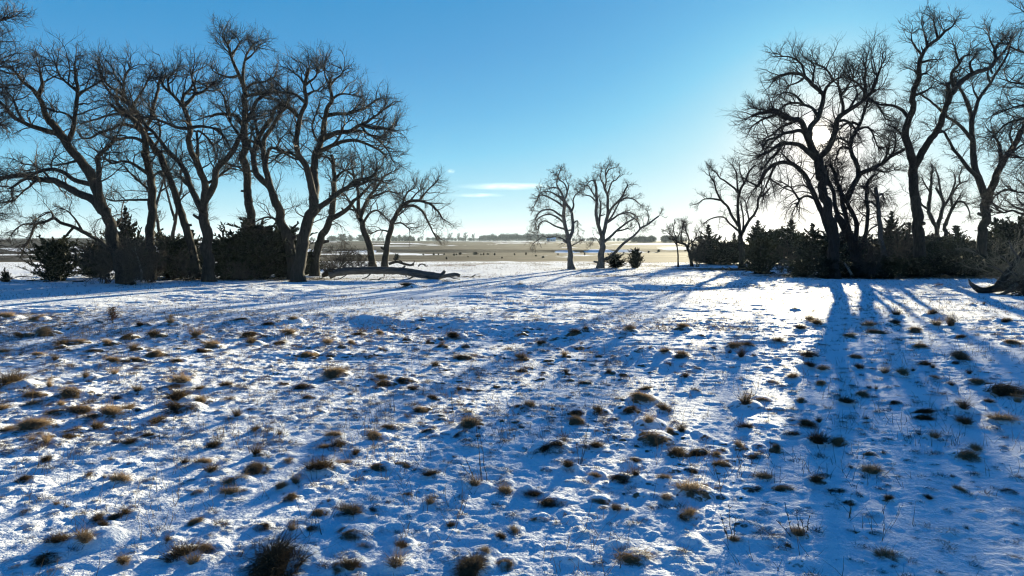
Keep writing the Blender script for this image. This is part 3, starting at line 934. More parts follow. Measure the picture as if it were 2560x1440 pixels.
bare_tree('cottonwood_tree', 'broadest cottonwood of the left grove, its crown reaching right over open pasture', 'tree', 53.5, [
    "50 33 744,697 748,650 760,600 772,560 780,530 783,500", "30 18 783,500 788,460 786,420 795,370 808,335",
    "20 9 808,335 812,300 819,267 830,250 824,217 826,200", "10 4 830,250 845,238 862,236 880,238", "9 4 824,217 835,200 848,190 858,180",
    "9 4 824,217 815,195 812,180", "24 9 783,495 775,450 765,415 748,390 741,361 746,310 755,285 763,258 763,215 768,180",
    "10 4 763,258 745,240 725,232 700,230 675,232 655,235", "9 4 763,215 750,195 735,185", "9 4 763,215 785,195 792,182", "9 4 763,240 785,228 800,228",
    "10 4 746,300 735,275 715,265 700,245", "20 7 808,350 840,332 875,328 905,312 935,322 960,320 975,325",
    "12 5 905,312 925,300 945,285 958,275", "11 4 875,328 910,330 945,350 965,372 975,390", "16 6 808,385 840,360 880,350 910,358 940,370 960,383",
    "14 6 815,290 840,285 870,285 900,275 925,262 940,250", "10 4 870,285 885,275 895,262", "22 9 775,545 800,518 825,500 850,482 875,465 895,450 915,445 940,430",
    "12 5 875,465 900,460 930,450 955,455", "10 5 755,400 720,380 700,385 690,400", "10 4 830,360 850,340 860,315 870,305", "9 4 905,318 920,335 940,340",
    "9 4 800,360 785,335 780,310 790,285"], 28, dens=1.5, group=G_L)

bare_tree('cottonwood_tree', 'thinner cottonwood rising right behind the double trunk near the log', 'tree', 62, [
    "34 21 785,685 790,640 805,595 822,560 830,530", "20 9 830,530 834,490 836,450 835,415 830,390",
    "18 6 826,550 850,535 870,522 885,502 900,492 920,470", "10 4 836,450 855,430 880,420", "8 4 835,415 820,395 805,390", "7 3 870,522 890,525 910,520"],
    29, dens=1.3, scale=0.85, droop=5.5, group=G_L)

bare_tree('cottonwood_tree', 'left one of two small cottonwoods standing behind the fallen log', 'tree', 80, [
    "27 18 933,663 926,630 915,590 905,560 897,540", "14 5 897,540 895,500 893,470 885,440 880,415", "14 5 900,545 912,515 922,495 935,475 950,455 962,440 980,430",
    "10 4 897,540 880,510 865,490 850,480", "9 4 893,470 905,440 910,420", "9 4 922,495 950,485 975,478 995,485", "9 4 912,560 922,535 935,527 950,530 965,545",
    "8 3 935,475 940,445 936,425", "8 3 885,440 865,425 850,420"], 30, dens=1.5, droop=3.5, group=G_L)

bare_tree('cottonwood_tree', 'rightmost cottonwood of the left grove, leaning right with drooping branch ends', 'tree', 80, [
    "24 15 960,663 967,620 976,580 988,545 1005,515", "12 5 1005,515 1025,503 1050,502 1075,510 1095,528 1106,545", "11 4 1003,517 1035,515 1055,528 1068,550 1080,575 1090,592",
    "8 4 1005,515 1012,495 1020,480 1032,472", "7 3 1050,502 1065,480 1080,465 1090,455", "6 4 988,562 1005,558 1022,572", "6 4 995,545 1005,530",
    "6 3 975,580 950,575 935,580", "6 3 1025,503 1040,485 1055,472", "6 3 1020,512 1012,500 1000,495"], 31, dens=1.7, droop=3.2, trop=0.06, group=G_L)

G_B = 'pale cottonwoods behind the left grove'
bare_tree('cottonwood_tree', 'left of two thin pale cottonwoods seen through the left grove', 'tree', 84, [
    "15 9 408,655 403,600 396,560 388,520", "9 4 388,520 400,480 410,440 405,410", "8 4 392,540 380,500 365,470", "6 3 400,480 420,465 430,450", "6 3 380,500 385,470 375,445"],
    32, dens=1.3, scale=0.8, group=G_B)
bare_tree('cottonwood_tree', 'right of two thin pale cottonwoods seen through the left grove', 'tree', 85, [
    "15 9 430,655 431,595 438,550 445,510 452,480", "9 4 438,550 425,510 415,470 412,440", "6 3 445,510 460,490 475,480", "6 3 452,480 455,450 450,430"],
    33, dens=1.3, scale=0.8, group=G_B)

G_C = 'pale dying cottonwoods in the middle of the pasture'
bare_tree('dying_cottonwood', 'shorter pale half dead tree with drooping limbs, left of the mid pasture pair', 'tree', 76, [
    "27 18 1429,668 1425,640 1423,610 1420,588", "16 11 1420,592 1413,565 1410,540 1413,515 1411,500", "15 9 1424,600 1432,575 1431,550 1428,530 1420,515 1410,500 1398,492",
    "9 4 1413,520 1400,510 1385,500 1370,492 1352,487 1342,500 1335,515", "8 4 1411,505 1395,490 1375,480 1355,480 1345,490", "8 4 1412,520 1408,495 1398,475 1385,468 1370,472",
    "9 4 1408,545 1395,535 1380,525 1365,524 1350,530 1340,545", "9 4 1410,560 1395,545 1378,536 1360,538 1345,548 1338,562",
    "8 3 1408,575 1390,566 1372,556 1360,552 1348,560 1344,580 1333,582", "7 3 1417,606 1402,595 1388,592 1372,594 1358,590 1345,600 1334,608",
    "6 3 1424,618 1437,610 1447,605", "9 4 1428,530 1434,515 1433,500 1440,485 1450,478", "8 4 1411,500 1418,480 1412,460 1400,450 1395,440",
    "8 4 1411,500 1402,480 1392,462 1395,440 1398,430", "7 3 1418,480 1422,465 1415,450", "7 3 1430,560 1443,552 1445,572"], 34, dens=1.25, scale=0.58, n2=6, n3=5,
    mat=M_PALE, tmat=M_PALETWIG, droop=6, trop=0.02, group=G_C, flare=1.6)
bare_tree('dying_cottonwood', 'taller pale half dead tree with split leaning limb, right of the mid pasture pair', 'tree', 80, [
    "31 23 1500,664 1504,640 1506,615 1506,590", "16 9 1505,595 1498,570 1492,550 1490,530 1492,505 1490,480 1488,455", "12 6 1497,565 1500,540 1502,515 1498,500",
    "7 4 1489,495 1480,480 1472,465 1460,462", "17 8 1508,595 1513,565 1518,540 1520,520 1518,490 1512,470 1505,455", "8 4 1518,490 1524,470 1530,455 1540,450 1548,440",
    "8 4 1512,470 1515,450 1513,430 1518,418", "7 4 1513,440 1522,425 1535,420", "11 6 1519,545 1530,520 1545,505 1558,485 1568,462", "8 4 1545,505 1565,495 1585,498 1600,510",
    "9 5 1516,560 1535,545 1550,535 1575,532 1590,540", "9 4 1518,555 1530,540 1543,515 1558,490", "12 6 1510,608 1528,590 1540,578 1560,562 1585,546", "8 4 1540,578 1558,575 1575,570",
    "13 6 1512,652 1522,644 1540,628 1560,608 1580,592 1600,573 1618,562 1635,548 1646,540", "7 3 1600,573 1595,555 1580,542", "6 3 1618,562 1622,545 1620,532",
    "7 3 1490,505 1475,490 1460,487 1450,482", "6 3 1488,455 1478,450 1468,460", "5 3 1500,618 1490,595 1482,605", "6 3 1505,455 1500,440 1505,425"], 35, dens=1.0, scale=0.58, n2=6, n3=5,
    mat=M_PALE, tmat=M_PALETWIG, trop=0.04, group=G_C, flare=1.5)
bare_tree('small_tree', 'small crooked bare tree left of the junipers, right of centre', 'tree', 84, [
    "11 8 1731,657 1726,640 1716,615 1705,607 1692,603", "6 3 1720,625 1722,600 1715,580 1712,562", "6 3 1692,603 1680,590 1670,582", "6 3 1728,650 1738,630 1750,612 1758,602",
    "5 3 1702,606 1704,580 1708,562", "5 3 1716,615 1735,600 1742,585"], 36, dens=2.2, scale=0.55, n2=7, n3=6, droop=-5)
bare_tree('small_tree', 'thin straight sapling just left of the small crooked bare tree', 'tree', 83, [
    "6 4 1696,656 1695,630 1690,605 1688,588", "4 2 1692,612 1683,600 1678,590", "4 2 1690,600 1698,585 1700,570", "3 2 1688,590 1684,575 1686,562"], 37, dens=2.0, scale=0.4, n2=6, n3=5)

bare_tree('cottonwood_tree', 'cottonwood with a fan of five limbs rising behind the junipers, left of the sun', 'tree', 77, [
    "30 21 1856,657 1853,620 1851,592", "14 7 1848,590 1847,550 1845,515 1848,485 1860,455 1872,430", "12 6 1846,570 1830,540 1820,517 1802,500 1790,475 1785,455",
    "8 4 1802,500 1780,497 1760,498 1748,506", "9 4 1844,580 1825,560 1812,545 1795,542 1775,548 1762,556", "13 6 1856,592 1870,555 1885,535 1895,515 1897,495 1912,485 1925,470",
    "9 4 1848,485 1835,470 1815,455 1800,445 1788,430 1780,425", "8 4 1848,490 1843,460 1840,430 1832,415", "8 5 1856,580 1858,550 1853,505", "7 4 1872,550 1868,525 1865,505",
    "7 3 1860,455 1850,430 1848,412", "7 3 1785,455 1775,440 1772,430", "7 3 1872,430 1885,415 1895,410", "7 3 1897,495 1905,470 1900,450"], 38, dens=0.85, scale=0.66, n2=6, n3=5, droop=1.0, slim=0.8)

bare_tree('cottonwood_tree', 'great cottonwood with the sun shining through the fork of its crown', 'tree', 58, [
    "40 29 2085,688 2082,620 2078,570 2068,510 2058,470 2052,440", "34 25 2053,445 2048,415 2043,392",
    "22 9 2040,396 2020,350 2008,314 1995,300 1970,296 1945,285 1925,278 1900,282 1882,290", "20 9 2040,392 2027,362 2023,340 2028,316 2043,297 2051,278 2058,246 2045,222 2030,208 2014,193 1992,185 1968,184 1950,190",
    "9 4 2014,193 2005,165 1990,150 1970,142 1955,140", "9 4 2030,208 2035,185 2036,165 2022,150", "12 5 2058,246 2066,218 2080,205 2100,195 2110,185",
    "9 4 2084,205 2075,185 2060,170 2045,162", "20 9 2046,398 2072,370 2085,338 2092,304 2108,285 2125,271 2145,258 2160,248 2178,232 2188,226",
    "11 5 2104,285 2108,265 2102,240 2110,228 2122,210 2132,195", "10 5 2102,240 2095,215 2088,205", "11 5 2160,248 2165,220 2160,195 2165,175 2162,160",
    "10 5 2178,232 2190,200 2198,178 2203,162", "9 4 2160,230 2140,205 2124,198", "18 7 2038,402 2020,380 1998,362 1975,358 1955,357 1935,370 1915,382 1900,388",
    "12 5 1955,357 1940,385 1925,400 1912,418", "14 6 2020,350 2006,328 1985,328 1960,333 1940,345 1920,352 1908,370", "11 5 1995,300 1970,310 1950,320 1935,335 1918,345",
    "10 4 1970,296 1955,282 1935,272 1912,275 1895,272", "9 4 1945,285 1925,292 1905,300 1888,310", "11 5 2047,292 2030,270 2010,262 1990,258 1965,262 1948,273", "9 4 2010,262 1990,240 1970,232 1955,235",
    "19 10 2078,600 2058,545 2045,510 2030,475 2015,440 2000,425 1982,410 1958,402 1935,412 1918,425 1905,445 1893,465", "8 4 1893,465 1880,458 1872,452",
    "10 5 1940,408 1930,430 1920,455 1912,472", "9 4 1982,410 1965,395 1955,385", "9 5 2040,500 2020,490 2005,495 1995,505 1988,515", "7 4 1997,500 1978,470 1958,457",
    "10 5 2089,304 2110,300 2130,310 2140,325", "8 4 2066,368 2085,350 2100,345 2112,352", "9 4 2014,193 1995,205 1975,212", "8 4 2125,271 2140,240 2138,220"],
    39, dens=1.5, droop=8.5, group=G_R)

bare_tree('cottonwood_tree', 'many stemmed cottonwood crowding right of the sunlit tree', 'tree', 61, [
    "36 24 2150,690 2140,640 2128,600 2110,570 2095,545", "15 9 2102,560 2090,520 2082,480 2070,440 2064,415", "17 10 2126,600 2118,560 2108,510 2098,470 2088,437 2076,415",
    "17 10 2138,630 2140,560 2125,520 2108,490 2098,470", "20 9 2118,500 2130,470 2145,445 2155,430 2185,420 2206,408 2230,390 2250,380 2268,370",
    "16 8 2150,445 2145,420 2133,393 2126,362 2138,330 2148,312 2158,285 2164,268 2172,245", "9 4 2126,362 2110,350 2095,347 2082,354", "9 4 2148,312 2130,305 2110,312 2098,322",
    "9 4 2128,378 2115,368 2100,370 2092,390 2088,405", "9 4 2138,330 2160,318 2175,322 2185,345 2195,368", "8 4 2172,245 2190,258 2205,280 2213,298", "14 7 2152,640 2165,580 2170,530 2165,490 2168,460 2180,440",
    "8 4 2206,408 2220,380 2225,355", "8 4 2230,390 2240,360 2238,335", "7 3 2185,420 2210,430 2235,425"], 40, dens=2.5, scale=0.95, n3=6, droop=6.5, group=G_R)

bare_tree('cottonwood_tree', 'tall forked cottonwood whose left stem curls to the highest twigs on the right', 'tree', 63, [
    "42 30 2302,690 2300,640 2298,595 2292,540 2288,490 2286,450 2286,412", "26 14 2284,418 2272,370 2264,335 2272,300 2284,270 2281,245 2284,220",
    "16 7 2284,224 2298,195 2296,168 2305,139 2320,116 2345,98 2360,80", "8 3 2320,116 2312,90 2307,70", "8 3 2345,98 2340,75 2336,55", "8 3 2360,80 2378,68 2390,55", "7 3 2305,139 2290,120 2282,105 2278,85",
    "9 6 2298,190 2291,182 2286,178", "8 5 2299,190 2308,185 2316,185", "24 13 2289,418 2312,370 2340,330 2358,290 2372,248 2380,230", "18 8 2378,234 2400,208 2432,184 2460,176 2476,168 2490,150 2488,125 2498,108",
    "14 8 2374,245 2371,225 2371,210 2388,204", "12 5 2385,222 2380,195 2385,175 2398,158 2390,140 2386,125", "9 4 2398,158 2410,140 2428,135", "8 4 2490,150 2510,130 2522,112 2530,95", "7 3 2488,125 2475,100 2471,80",
    "12 5 2274,296 2255,275 2236,266 2200,261 2185,255", "8 4 2267,345 2240,322 2222,312", "9 4 2282,240 2310,230 2328,218", "9 4 2432,184 2425,160 2435,140", "8 3 2305,160 2325,150 2345,150", "8 3 2340,330 2355,330 2375,320"],
    41, dens=1.15, scale=0.85, n2=6, n3=6, group=G_R)

bare_tree('cottonwood_tree', 'forked cottonwood with a clean trunk standing second from the right edge', 'tree', 65, [
    "38 26 2452,682 2456,630 2460,582 2464,530 2468,495", "24 13 2467,500 2450,455 2438,420 2433,380 2430,345 2430,300 2424,270", "14 6 2424,274 2414,248 2405,230 2397,217 2388,195",
    "13 6 2430,300 2440,270 2446,250 2460,228 2475,208 2490,185 2505,160 2518,135 2526,112", "14 6 2442,445 2420,420 2400,394 2385,375 2375,355 2360,330 2348,323", "12 5 2430,350 2400,315 2366,290 2350,275 2330,256 2310,240 2295,233",
    "24 12 2470,500 2484,460 2495,430 2512,395 2535,365 2555,330 2575,290", "14 7 2504,410 2500,380 2498,360 2490,345", "8 4 2446,250 2435,230 2430,212", "8 4 2475,208 2470,185 2475,165", "8 4 2366,290 2360,265 2368,245",
    "8 4 2535,365 2525,340 2530,315"], 42, dens=1.1, scale=0.85, n2=6, n3=6, droop=5.0, group=G_R)

G_F = 'backlit cottonwoods far behind the right grove'
bare_tree('cottonwood_tree', 'left of two backlit cottonwoods seen far behind between the right trunks', 'tree', 108, [
    "17 12 2346,650 2344,590 2340,565 2325,540 2320,510", "11 6 2320,515 2326,480 2331,430", "14 7 2343,575 2352,540 2356,520 2358,500 2340,470", "9 4 2356,520 2370,500 2380,480 2388,455 2385,435", "8 4 2352,495 2350,470 2345,440 2340,425",
    "8 4 2322,525 2305,512 2300,495", "7 4 2331,430 2330,415", "6 3 2326,480 2312,460 2305,445"], 43, dens=1.5, scale=0.85, n2=6, n3=6, group=G_F)
bare_tree('cottonwood_tree', 'right of two backlit cottonwoods seen far behind between the right trunks', 'tree', 109, [
    "16 12 2366,650 2364,590 2363,560", "12 6 2363,563 2372,540 2382,520 2395,505 2410,505", "8 4 2382,520 2378,495 2390,470 2400,460 2418,452", "8 4 2363,560 2375,530 2385,510 2400,490", "6 3 2410,505 2420,520 2425,540", "6 3 2400,460 2398,440 2405,425"],
    44, dens=1.5, scale=0.85, n2=6, n3=6, group=G_F)

bare_tree('cottonwood_tree', 'bare tree rooted beyond the right edge, its dense twigs reaching in from the frame border', 'tree', 45, [
    "64 46 2790,770 2785,600 2775,450 2765,300 2755,150", "16 5 2768,330 2680,295 2600,288 2550,297 2512,312 2490,335", "16 5 2766,270 2680,235 2600,218 2555,210 2520,203", "14 5 2760,190 2680,160 2610,145 2560,132 2525,115",
    "14 5 2758,150 2680,90 2620,60 2580,40", "12 5 2767,300 2680,265 2600,256 2545,265 2510,275", "12 5 2776,460 2680,420 2600,402 2550,392", "14 6 2782,560 2680,535 2600,530 2555,535 2530,525 2510,530 2495,526",
    "12 5 2778,490 2680,488 2600,486 2545,480 2512,475 2495,485", "12 5 2770,350 2690,340 2610,345 2560,360 2530,380"], 45, dens=1.9, n2=7, n3=7, group=G_R)

snag = bare_tree('broken_snag', 'pale broken dead stump hung with twigs, left of the tall forked cottonwood', 'dead tree', 59, [
    "19 13 2214,690 2209,640 2201,580 2196,530 2191,490 2189,470", "9 5 2191,492 2205,485 2212,500", "8 4 2196,520 2178,505 2165,510", "6 3 2198,560 2175,575 2166,600 2172,625 2164,655", "6 3 2195,500 2180,480 2172,470"],
    46, dens=3.0, scale=0.6, n2=7, n3=7, mat=M_SNAG, tmat=M_BRUSH, trop=-0.08, flare=1.2)

# ------------------------------------------------------------------ junipers
def juniper_proto(kind, seed):
    """crown of unit width and height, trunk"""
    rng = np.random.default_rng(seed)
    nb, ns = (190, 62)
    z = rng.random(nb) ** (1.15 if kind == 'cone' else 1.0) * 0.95 + 0.02
    if kind == 'cone':
        prof = 0.60 * (1 - z) ** 1.15 + 0.012
    else:
        prof = 0.52 * np.sqrt(np.clip(1 - ((z - 0.36) / 0.66) ** 2, 0.03, 1))
    az = rng.random(nb) * 2 * np.pi
    lobes = 1 + 0.22 * np.sin(az * 3 + seed + z * 4) + 0.2 * np.sin(az * 5 + 2 * seed + z * 7)
    L = prof * rng.uniform(0.45, 1.32, nb) * lobes
    rise = rng.uniform(0.10, 1.0, nb)
    D = np.stack([np.cos(az), np.sin(az), rise], -1)
    P0 = np.stack([np.zeros(nb), np.zeros(nb), np.maximum(z - rise * L * 0.6, 0.0)], -1)
    K = 5
    P, R = grow(rng, P0, D, L * np.sqrt(1 + rise ** 2) * 0.95, np.full(nb, 0.008), np.full(nb, 0.002), K, 0.10, np.full(nb, 0.05))
    p, d, _, t = spawn(rng, P, R, ns, 0.12, 0.25, 1.15)
    n = len(p)
    d = norm(d + np.array([0, 0, 0.25]))
    ln = rng.uniform(0.03, 0.10, n) * (1.1 - 0.35 * t)
    ln = ln * np.clip(np.repeat(L, ns) / 0.30, 0.42, 1.25)
    sd = norm(np.cross(d, rng.normal(0, 1, (n, 3))))
    w = rng.uniform(0.006, 0.015, n) * np.clip(np.repeat(L, ns) / 0.25, 0.5, 1.1)
    a = p - sd * w[:, None] * 0.4
    b_ = p + sd * w[:, None] * 0.4
    mid = p + d * (ln * 0.55)[:, None]
    c1 = mid + sd * w[:, None]
    c2 = mid - sd * w[:, None]
    tip = p + d * ln[:, None]
    V = np.stack([a, b_, c1, tip, c2], 1).reshape(-1, 3)
    i = np.arange(n)[:, None] * 5
    quad = np.concatenate([i, i + 1, i + 2, i + 4], 1)
    tri = np.concatenate([i + 4, i + 2, i + 3], 1)
    V[:, 2] = np.maximum(V[:, 2], 0.0)
    crown = make_mesh('crown', V, [quad, tri], False)
    tk = np.array([[[0, 0, -0.06], [0.004, 0, 0.2], [-0.004, 0.003, 0.5], [0, 0, 0.85]]], float)
    Vt, Qt = tubes(tk, np.array([[0.035, 0.03, 0.02, 0.006]]), 7)
    bt, bq = tubes(P, R, 3)
    Vt, Qt = merge([(Vt, Qt), (bt, bq)])
    trunk = make_mesh('trunk', Vt, [Qt])
    trunk.materials.append(M_BARK)
    crown.materials.append(M_JUN)
    return crown, trunk


J_PROTO = {'cone': [juniper_proto('cone', s) for s in (1, 2, 3, 4)], 'round': [juniper_proto('round', s) for s in (5, 6, 7, 8)]}


def juniper(label, px, D, wpx, top, kind, i, group, name='juniper_tree', cat='juniper', base=None):
    rng = np.random.default_rng(500 + i)
    X = at(px, 600, D)[0]
    z = gz(X, D)
    htop = at(px, top, D)[2]
    h = max(0.25, htop - z)
    w = wpx * D / F * (1.35 if name == 'juniper_tree' else 1.0)
    root = thing(name, label, cat, (X, D, z - 0.03), group)
    root.rotation_euler = (0, 0, rng.random() * 6.28)
    root.scale = (w, w, h)
    crown, trunk = J_PROTO[kind][i % 4]
    add('crown', crown, parent=root)
    add('trunk', trunk, parent=root)
    return root


GJL = 'dark junipers under the left grove'
GJR = 'dark junipers under the right grove'
GJM = 'junipers at the foot of the fan limbed tree'
JUN = [
 ('small dark spiky juniper alone at far left under the low crooked tree', 136, 54.5, 84, 600, 'round', GJL),
 ('tiny dark juniper seedling on snow at the left frame edge', 8, 53, 20, 666, 'cone', GJL),
 ('tall thin brownish juniper behind the leaning left trunk', 316, 61, 100, 512, 'cone', GJL),
 ('dark juniper just left of the leaning trunk base', 232, 60, 78, 605, 'round', GJL),
 ('dark juniper between the straight trunk and the diagonal trunk', 432, 58, 112, 592, 'round', GJL),
 ('dark juniper right behind the diagonal trunk', 480, 62, 90, 570, 'cone', GJL),
 ('juniper with olive tint just right of the pale three forked trunk', 572, 56, 96, 596, 'round', GJL),
 ('biggest dark juniper under the tallest slender cottonwood', 640, 58, 140, 556, 'round', GJL),
 ('dark juniper left of the double trunk base', 700, 59, 104, 578, 'round', GJL),
 ('low dark juniper filling the gap behind the double trunk', 764, 64, 64, 628, 'round', GJL),
 ('low dark juniper at left behind the leaning trunk shrub', 350, 57, 90, 622, 'round', GJL),
 ('low spreading juniper at the foot of the split leaning limb', 1540, 80, 38, 634, 'round', 'small junipers beside the pale tree pair'),
 ('compact round juniper standing right of the pale tree pair', 1590, 80, 28, 624, 'round', 'small junipers beside the pale tree pair'),
 ('pointed juniper at the left end of the right hand row', 1770, 96, 74, 558, 'cone', GJM),
 ('low juniper between the pointed one and the fan limbed trunk', 1812, 90, 72, 606, 'round', GJM),
 ('narrow juniper hugging the left of the fan limbed trunk', 1836, 94, 50, 580, 'cone', GJM),
 ('pointed juniper right of the fan limbed trunk', 1893, 97, 86, 549, 'cone', GJM),
 ('broad dark juniper behind the small olive juniper', 1925, 92, 90, 578, 'round', GJM),
 ('small olive juniper in front of the fallen branch', 1902, 66, 62, 604, 'round', GJM),
 ('pointed grey green juniper left of the sunlit great tree', 1976, 95, 96, 547, 'cone', GJM),
 ('shaggy olive juniper at the left foot of the great sunlit tree', 2030, 78, 84, 556, 'cone', GJR),
 ('dark juniper directly at the foot of the great sunlit tree', 2088, 84, 116, 584, 'round', GJR),
 ('low juniper in the dark between great tree and many stemmed tree', 2050, 72, 90, 612, 'round', GJR),
 ('dark juniper behind the many stemmed cottonwood', 2150, 86, 90, 590, 'round', GJR),
 ('tall pointed juniper right of the pale broken stump', 2226, 96, 84, 526, 'cone', GJR),
 ('narrow pointed juniper left of the tall forked trunk', 2272, 94, 74, 552, 'cone', GJR),
 ('low dark juniper in front of the pale broken stump', 2190, 70, 60, 634, 'round', GJR),
 ('low dark juniper at the foot of the tall forked trunk', 2262, 72, 90, 618, 'round', GJR),
 ('dark juniper right of the tall forked trunk', 2332, 84, 96, 596, 'round', GJR),
 ('pointed juniper midway between tall forked trunk and clean trunk', 2388, 95, 104, 560, 'cone', GJR),
 ('low dark juniper left of the clean forked trunk', 2418, 75, 84, 604, 'round', GJR),
 ('pointed juniper just right of the clean forked trunk', 2488, 98, 84, 545, 'cone', GJR),
 ('broad dark juniper at the right frame edge', 2545, 92, 110, 552, 'round', GJR),
 ('low dark juniper behind the broken log at right', 2498, 72, 92, 610, 'round', GJR),
 ('dark juniper filling the row between stump and tall forked trunk', 2240, 88, 80, 600, 'round', GJR),
 ('dark juniper filling the row left of the pointed middle juniper', 2355, 88, 80, 590, 'round', GJR),
]
LOWJ = [(2008, 61, 70, 652, 'low dark brush juniper left of the great sunlit trunk'), (2062, 58, 60, 648, 'low dark brush juniper touching the great sunlit trunk on its left'),
        (2112, 60, 60, 656, 'low dark brush juniper between the great trunk and many stemmed trunk'), (2168, 60, 76, 648, 'low dark brush juniper right of the many stemmed trunk'),
        (2222, 58, 80, 642, 'low dark brush juniper at the foot of the broken snag'), (2276, 61, 80, 646, 'low dark brush juniper left of the tall forked trunk'),
        (2334, 60, 84, 641, 'low dark brush juniper right of the tall forked trunk'), (2392, 62, 84, 645, 'low dark brush juniper midway between the two forked trunks'),
        (2434, 61, 60, 643, 'low dark brush juniper left of the clean trunk'), (2492, 63, 90, 644, 'low dark brush juniper right of the clean trunk')]
JUN += [(lab, px, D, w * 0.9, top, 'round', 'low dark brush junipers at the edge of the right grove') for px, D, w, top, lab in LOWJ]
for i, (lab, px, D, w, top, kind, grp) in enumerate(JUN):
    juniper(lab, px, D, w, top, kind, i, grp)


# ------------------------------------------------------------------ leafless shrubs
def shrub(label, px, D, wpx, top, seed, stems=22, mat=None, group=None, droop=0.0, ball=False):
    rng = np.random.default_rng(seed)
    X = at(px, 600, D)[0]
    z = gz(X, D)
    h = at(px, top, D)[2] - z
    w = wpx * D / F
    root = thing('leafless_shrub', label, 'shrub', (X, D, z), group)
    az = rng.random(stems) * 6.283
    lean = rng.random(stems) ** 0.7 * (1.5 if ball else 1.0)
    D0 = np.stack([np.cos(az) * lean * w / (2 * h), np.sin(az) * lean * w / (2 * h), np.full(stems, 0.9 if not ball else 0.6)], -1)
    P0 = np.stack([rng.normal(0, 0.06 * w, stems), rng.normal(0, 0.06 * w, stems), np.full(stems, -0.05)], -1)
    L = rng.uniform(0.55, 1.05, stems) * math.hypot(h, w * 0.35)
    Ps, Rs = grow(rng, P0, D0, L, np.full(stems, 0.026), np.full(stems, 0.010), 8, 0.16, np.full(stems, -droop))
    V, Q = tubes(Ps, Rs, 5)
    add('stems', make_mesh('stems', V, [Q]), mat or M_BRUSH, root)
    p, d, r, t = spawn(rng, Ps, Rs, 7, 0.15, 0.4, 1.1)
    V, Q = twigs(rng, p, d, np.repeat(L, 7) * rng.uniform(0.18, 0.42, len(p)), r, np.full(len(p), 0.02 - droop), 0.5, 5, 4)
    V[:, 2] = np.maximum(V[:, 2], 0.02)
    add('crown', make_mesh('crown', V, [Q], False), mat or M_BRUSH, root)
    return root


GS = 'leafless grey shrubs under the trees'
shrub('tall grey leafless shrub wrapped around the leaning left trunk', 322, 49.2, 110, 585, 61, 26, group=GS)
shrub('grey leafless shrub left of the leaning trunk base', 262, 51, 100, 600, 62, 22, group=GS)
shrub('grey leafless shrub between leaning trunk and straight trunk', 372, 52, 90, 606, 63, 20, group=GS)
shrub('thin leafless shrub left of the pale three forked trunk', 465, 54, 70, 625, 64, 14, group=GS)
shrub('round ball shaped leafless bush right of the double trunk', 848, 78, 84, 592, 65, 34, group=GS, droop=0.05, ball=True)
shrub('arching leafless bush between the ball shaped bush and small cottonwoods', 905, 79, 70, 620, 66, 12, group=GS, droop=0.09)
shrub('pale twiggy shrub tangled at the foot of the pale broken stump', 2178, 57.5, 76, 590, 67, 15, group=GS, droop=0.05)
shrub('leafless shrub behind the pale broken stump', 2240, 69, 100, 500, 68, 14, group=GS)
shrub('pale green grey twiggy shrub above the broken log at right edge', 2540, 42.5, 110, 570, 69, 24, group=GS, mat=M_SNAGTWIG)
shrub('low dark brush heap lying behind the broken log at right edge', 2575, 39.5, 70, 690, 74, 18, group=GS, droop=0.08)
shrub('leafless shrub right of the small olive juniper', 1955, 68, 70, 616, 70, 16, group=GS)
shrub('thin leafless shrub beside the small crooked bare tree', 1745, 83, 44, 600, 71, 12, group=GS)
shrub('low leafless bush at the lower right of the ball shaped bush', 815, 62, 40, 640, 72, 10, group=GS)
shrub('reddish weedy bush in snow at the foot of the olive tinted juniper', 600, 54.5, 60, 655, 73, 12, group=GS)


# ------------------------------------------------------------------ fallen wood
def log_tube(root, name, D, s, seed, mat, dz=0.0, dy=0.0, S=14, caps=True, lump=1.0, dd=None):
    rng = np.random.default_rng(seed)
    w0, w1, pts = parse_limb(s)
    pts = np.array(pts)
    m = D / F
    dep = np.zeros(len(pts)) + dy if dd is None else np.array(dd, float)
    P = np.array([at(px, py, D + e) for (px, py), e in zip(pts, dep)])
    P[:, 2] += dz
    W = np.linspace(w0, w1, len(pts)) * m / 2
    L, Wl = smooth_line(P, W, 0.12)
    K = len(L)
    R = np.repeat(Wl[:, None], S, 1)
    ph = np.arange(S)[None, :] * 1.3
    R = R * (1 + lump * (0.30 * fbm(np.arange(K)[:, None] * 0.22, ph + seed, 9, 2) + 0.22 * fbm(np.arange(K)[:, None] * 0.9 + ph, ph * 1.7, 19, 2)))
    if caps:
        L = np.vstack([L[:1] - (L[1] - L[0]) * 0.02, L, L[-1:] + (L[-1] - L[-2]) * 0.05])
        R = np.vstack([R[:1] * 0.05, R, R[-1:] * 0.05])
    V, Q = tubes(L[None], R[None], S)
    o = np.array(root.location)
    return add(name, make_mesh(name, V - o, [Q]), mat, root)


def on_ground(px, D):
    X = at(px, 600, D)[0]
    return (X, D, gz(X, D))


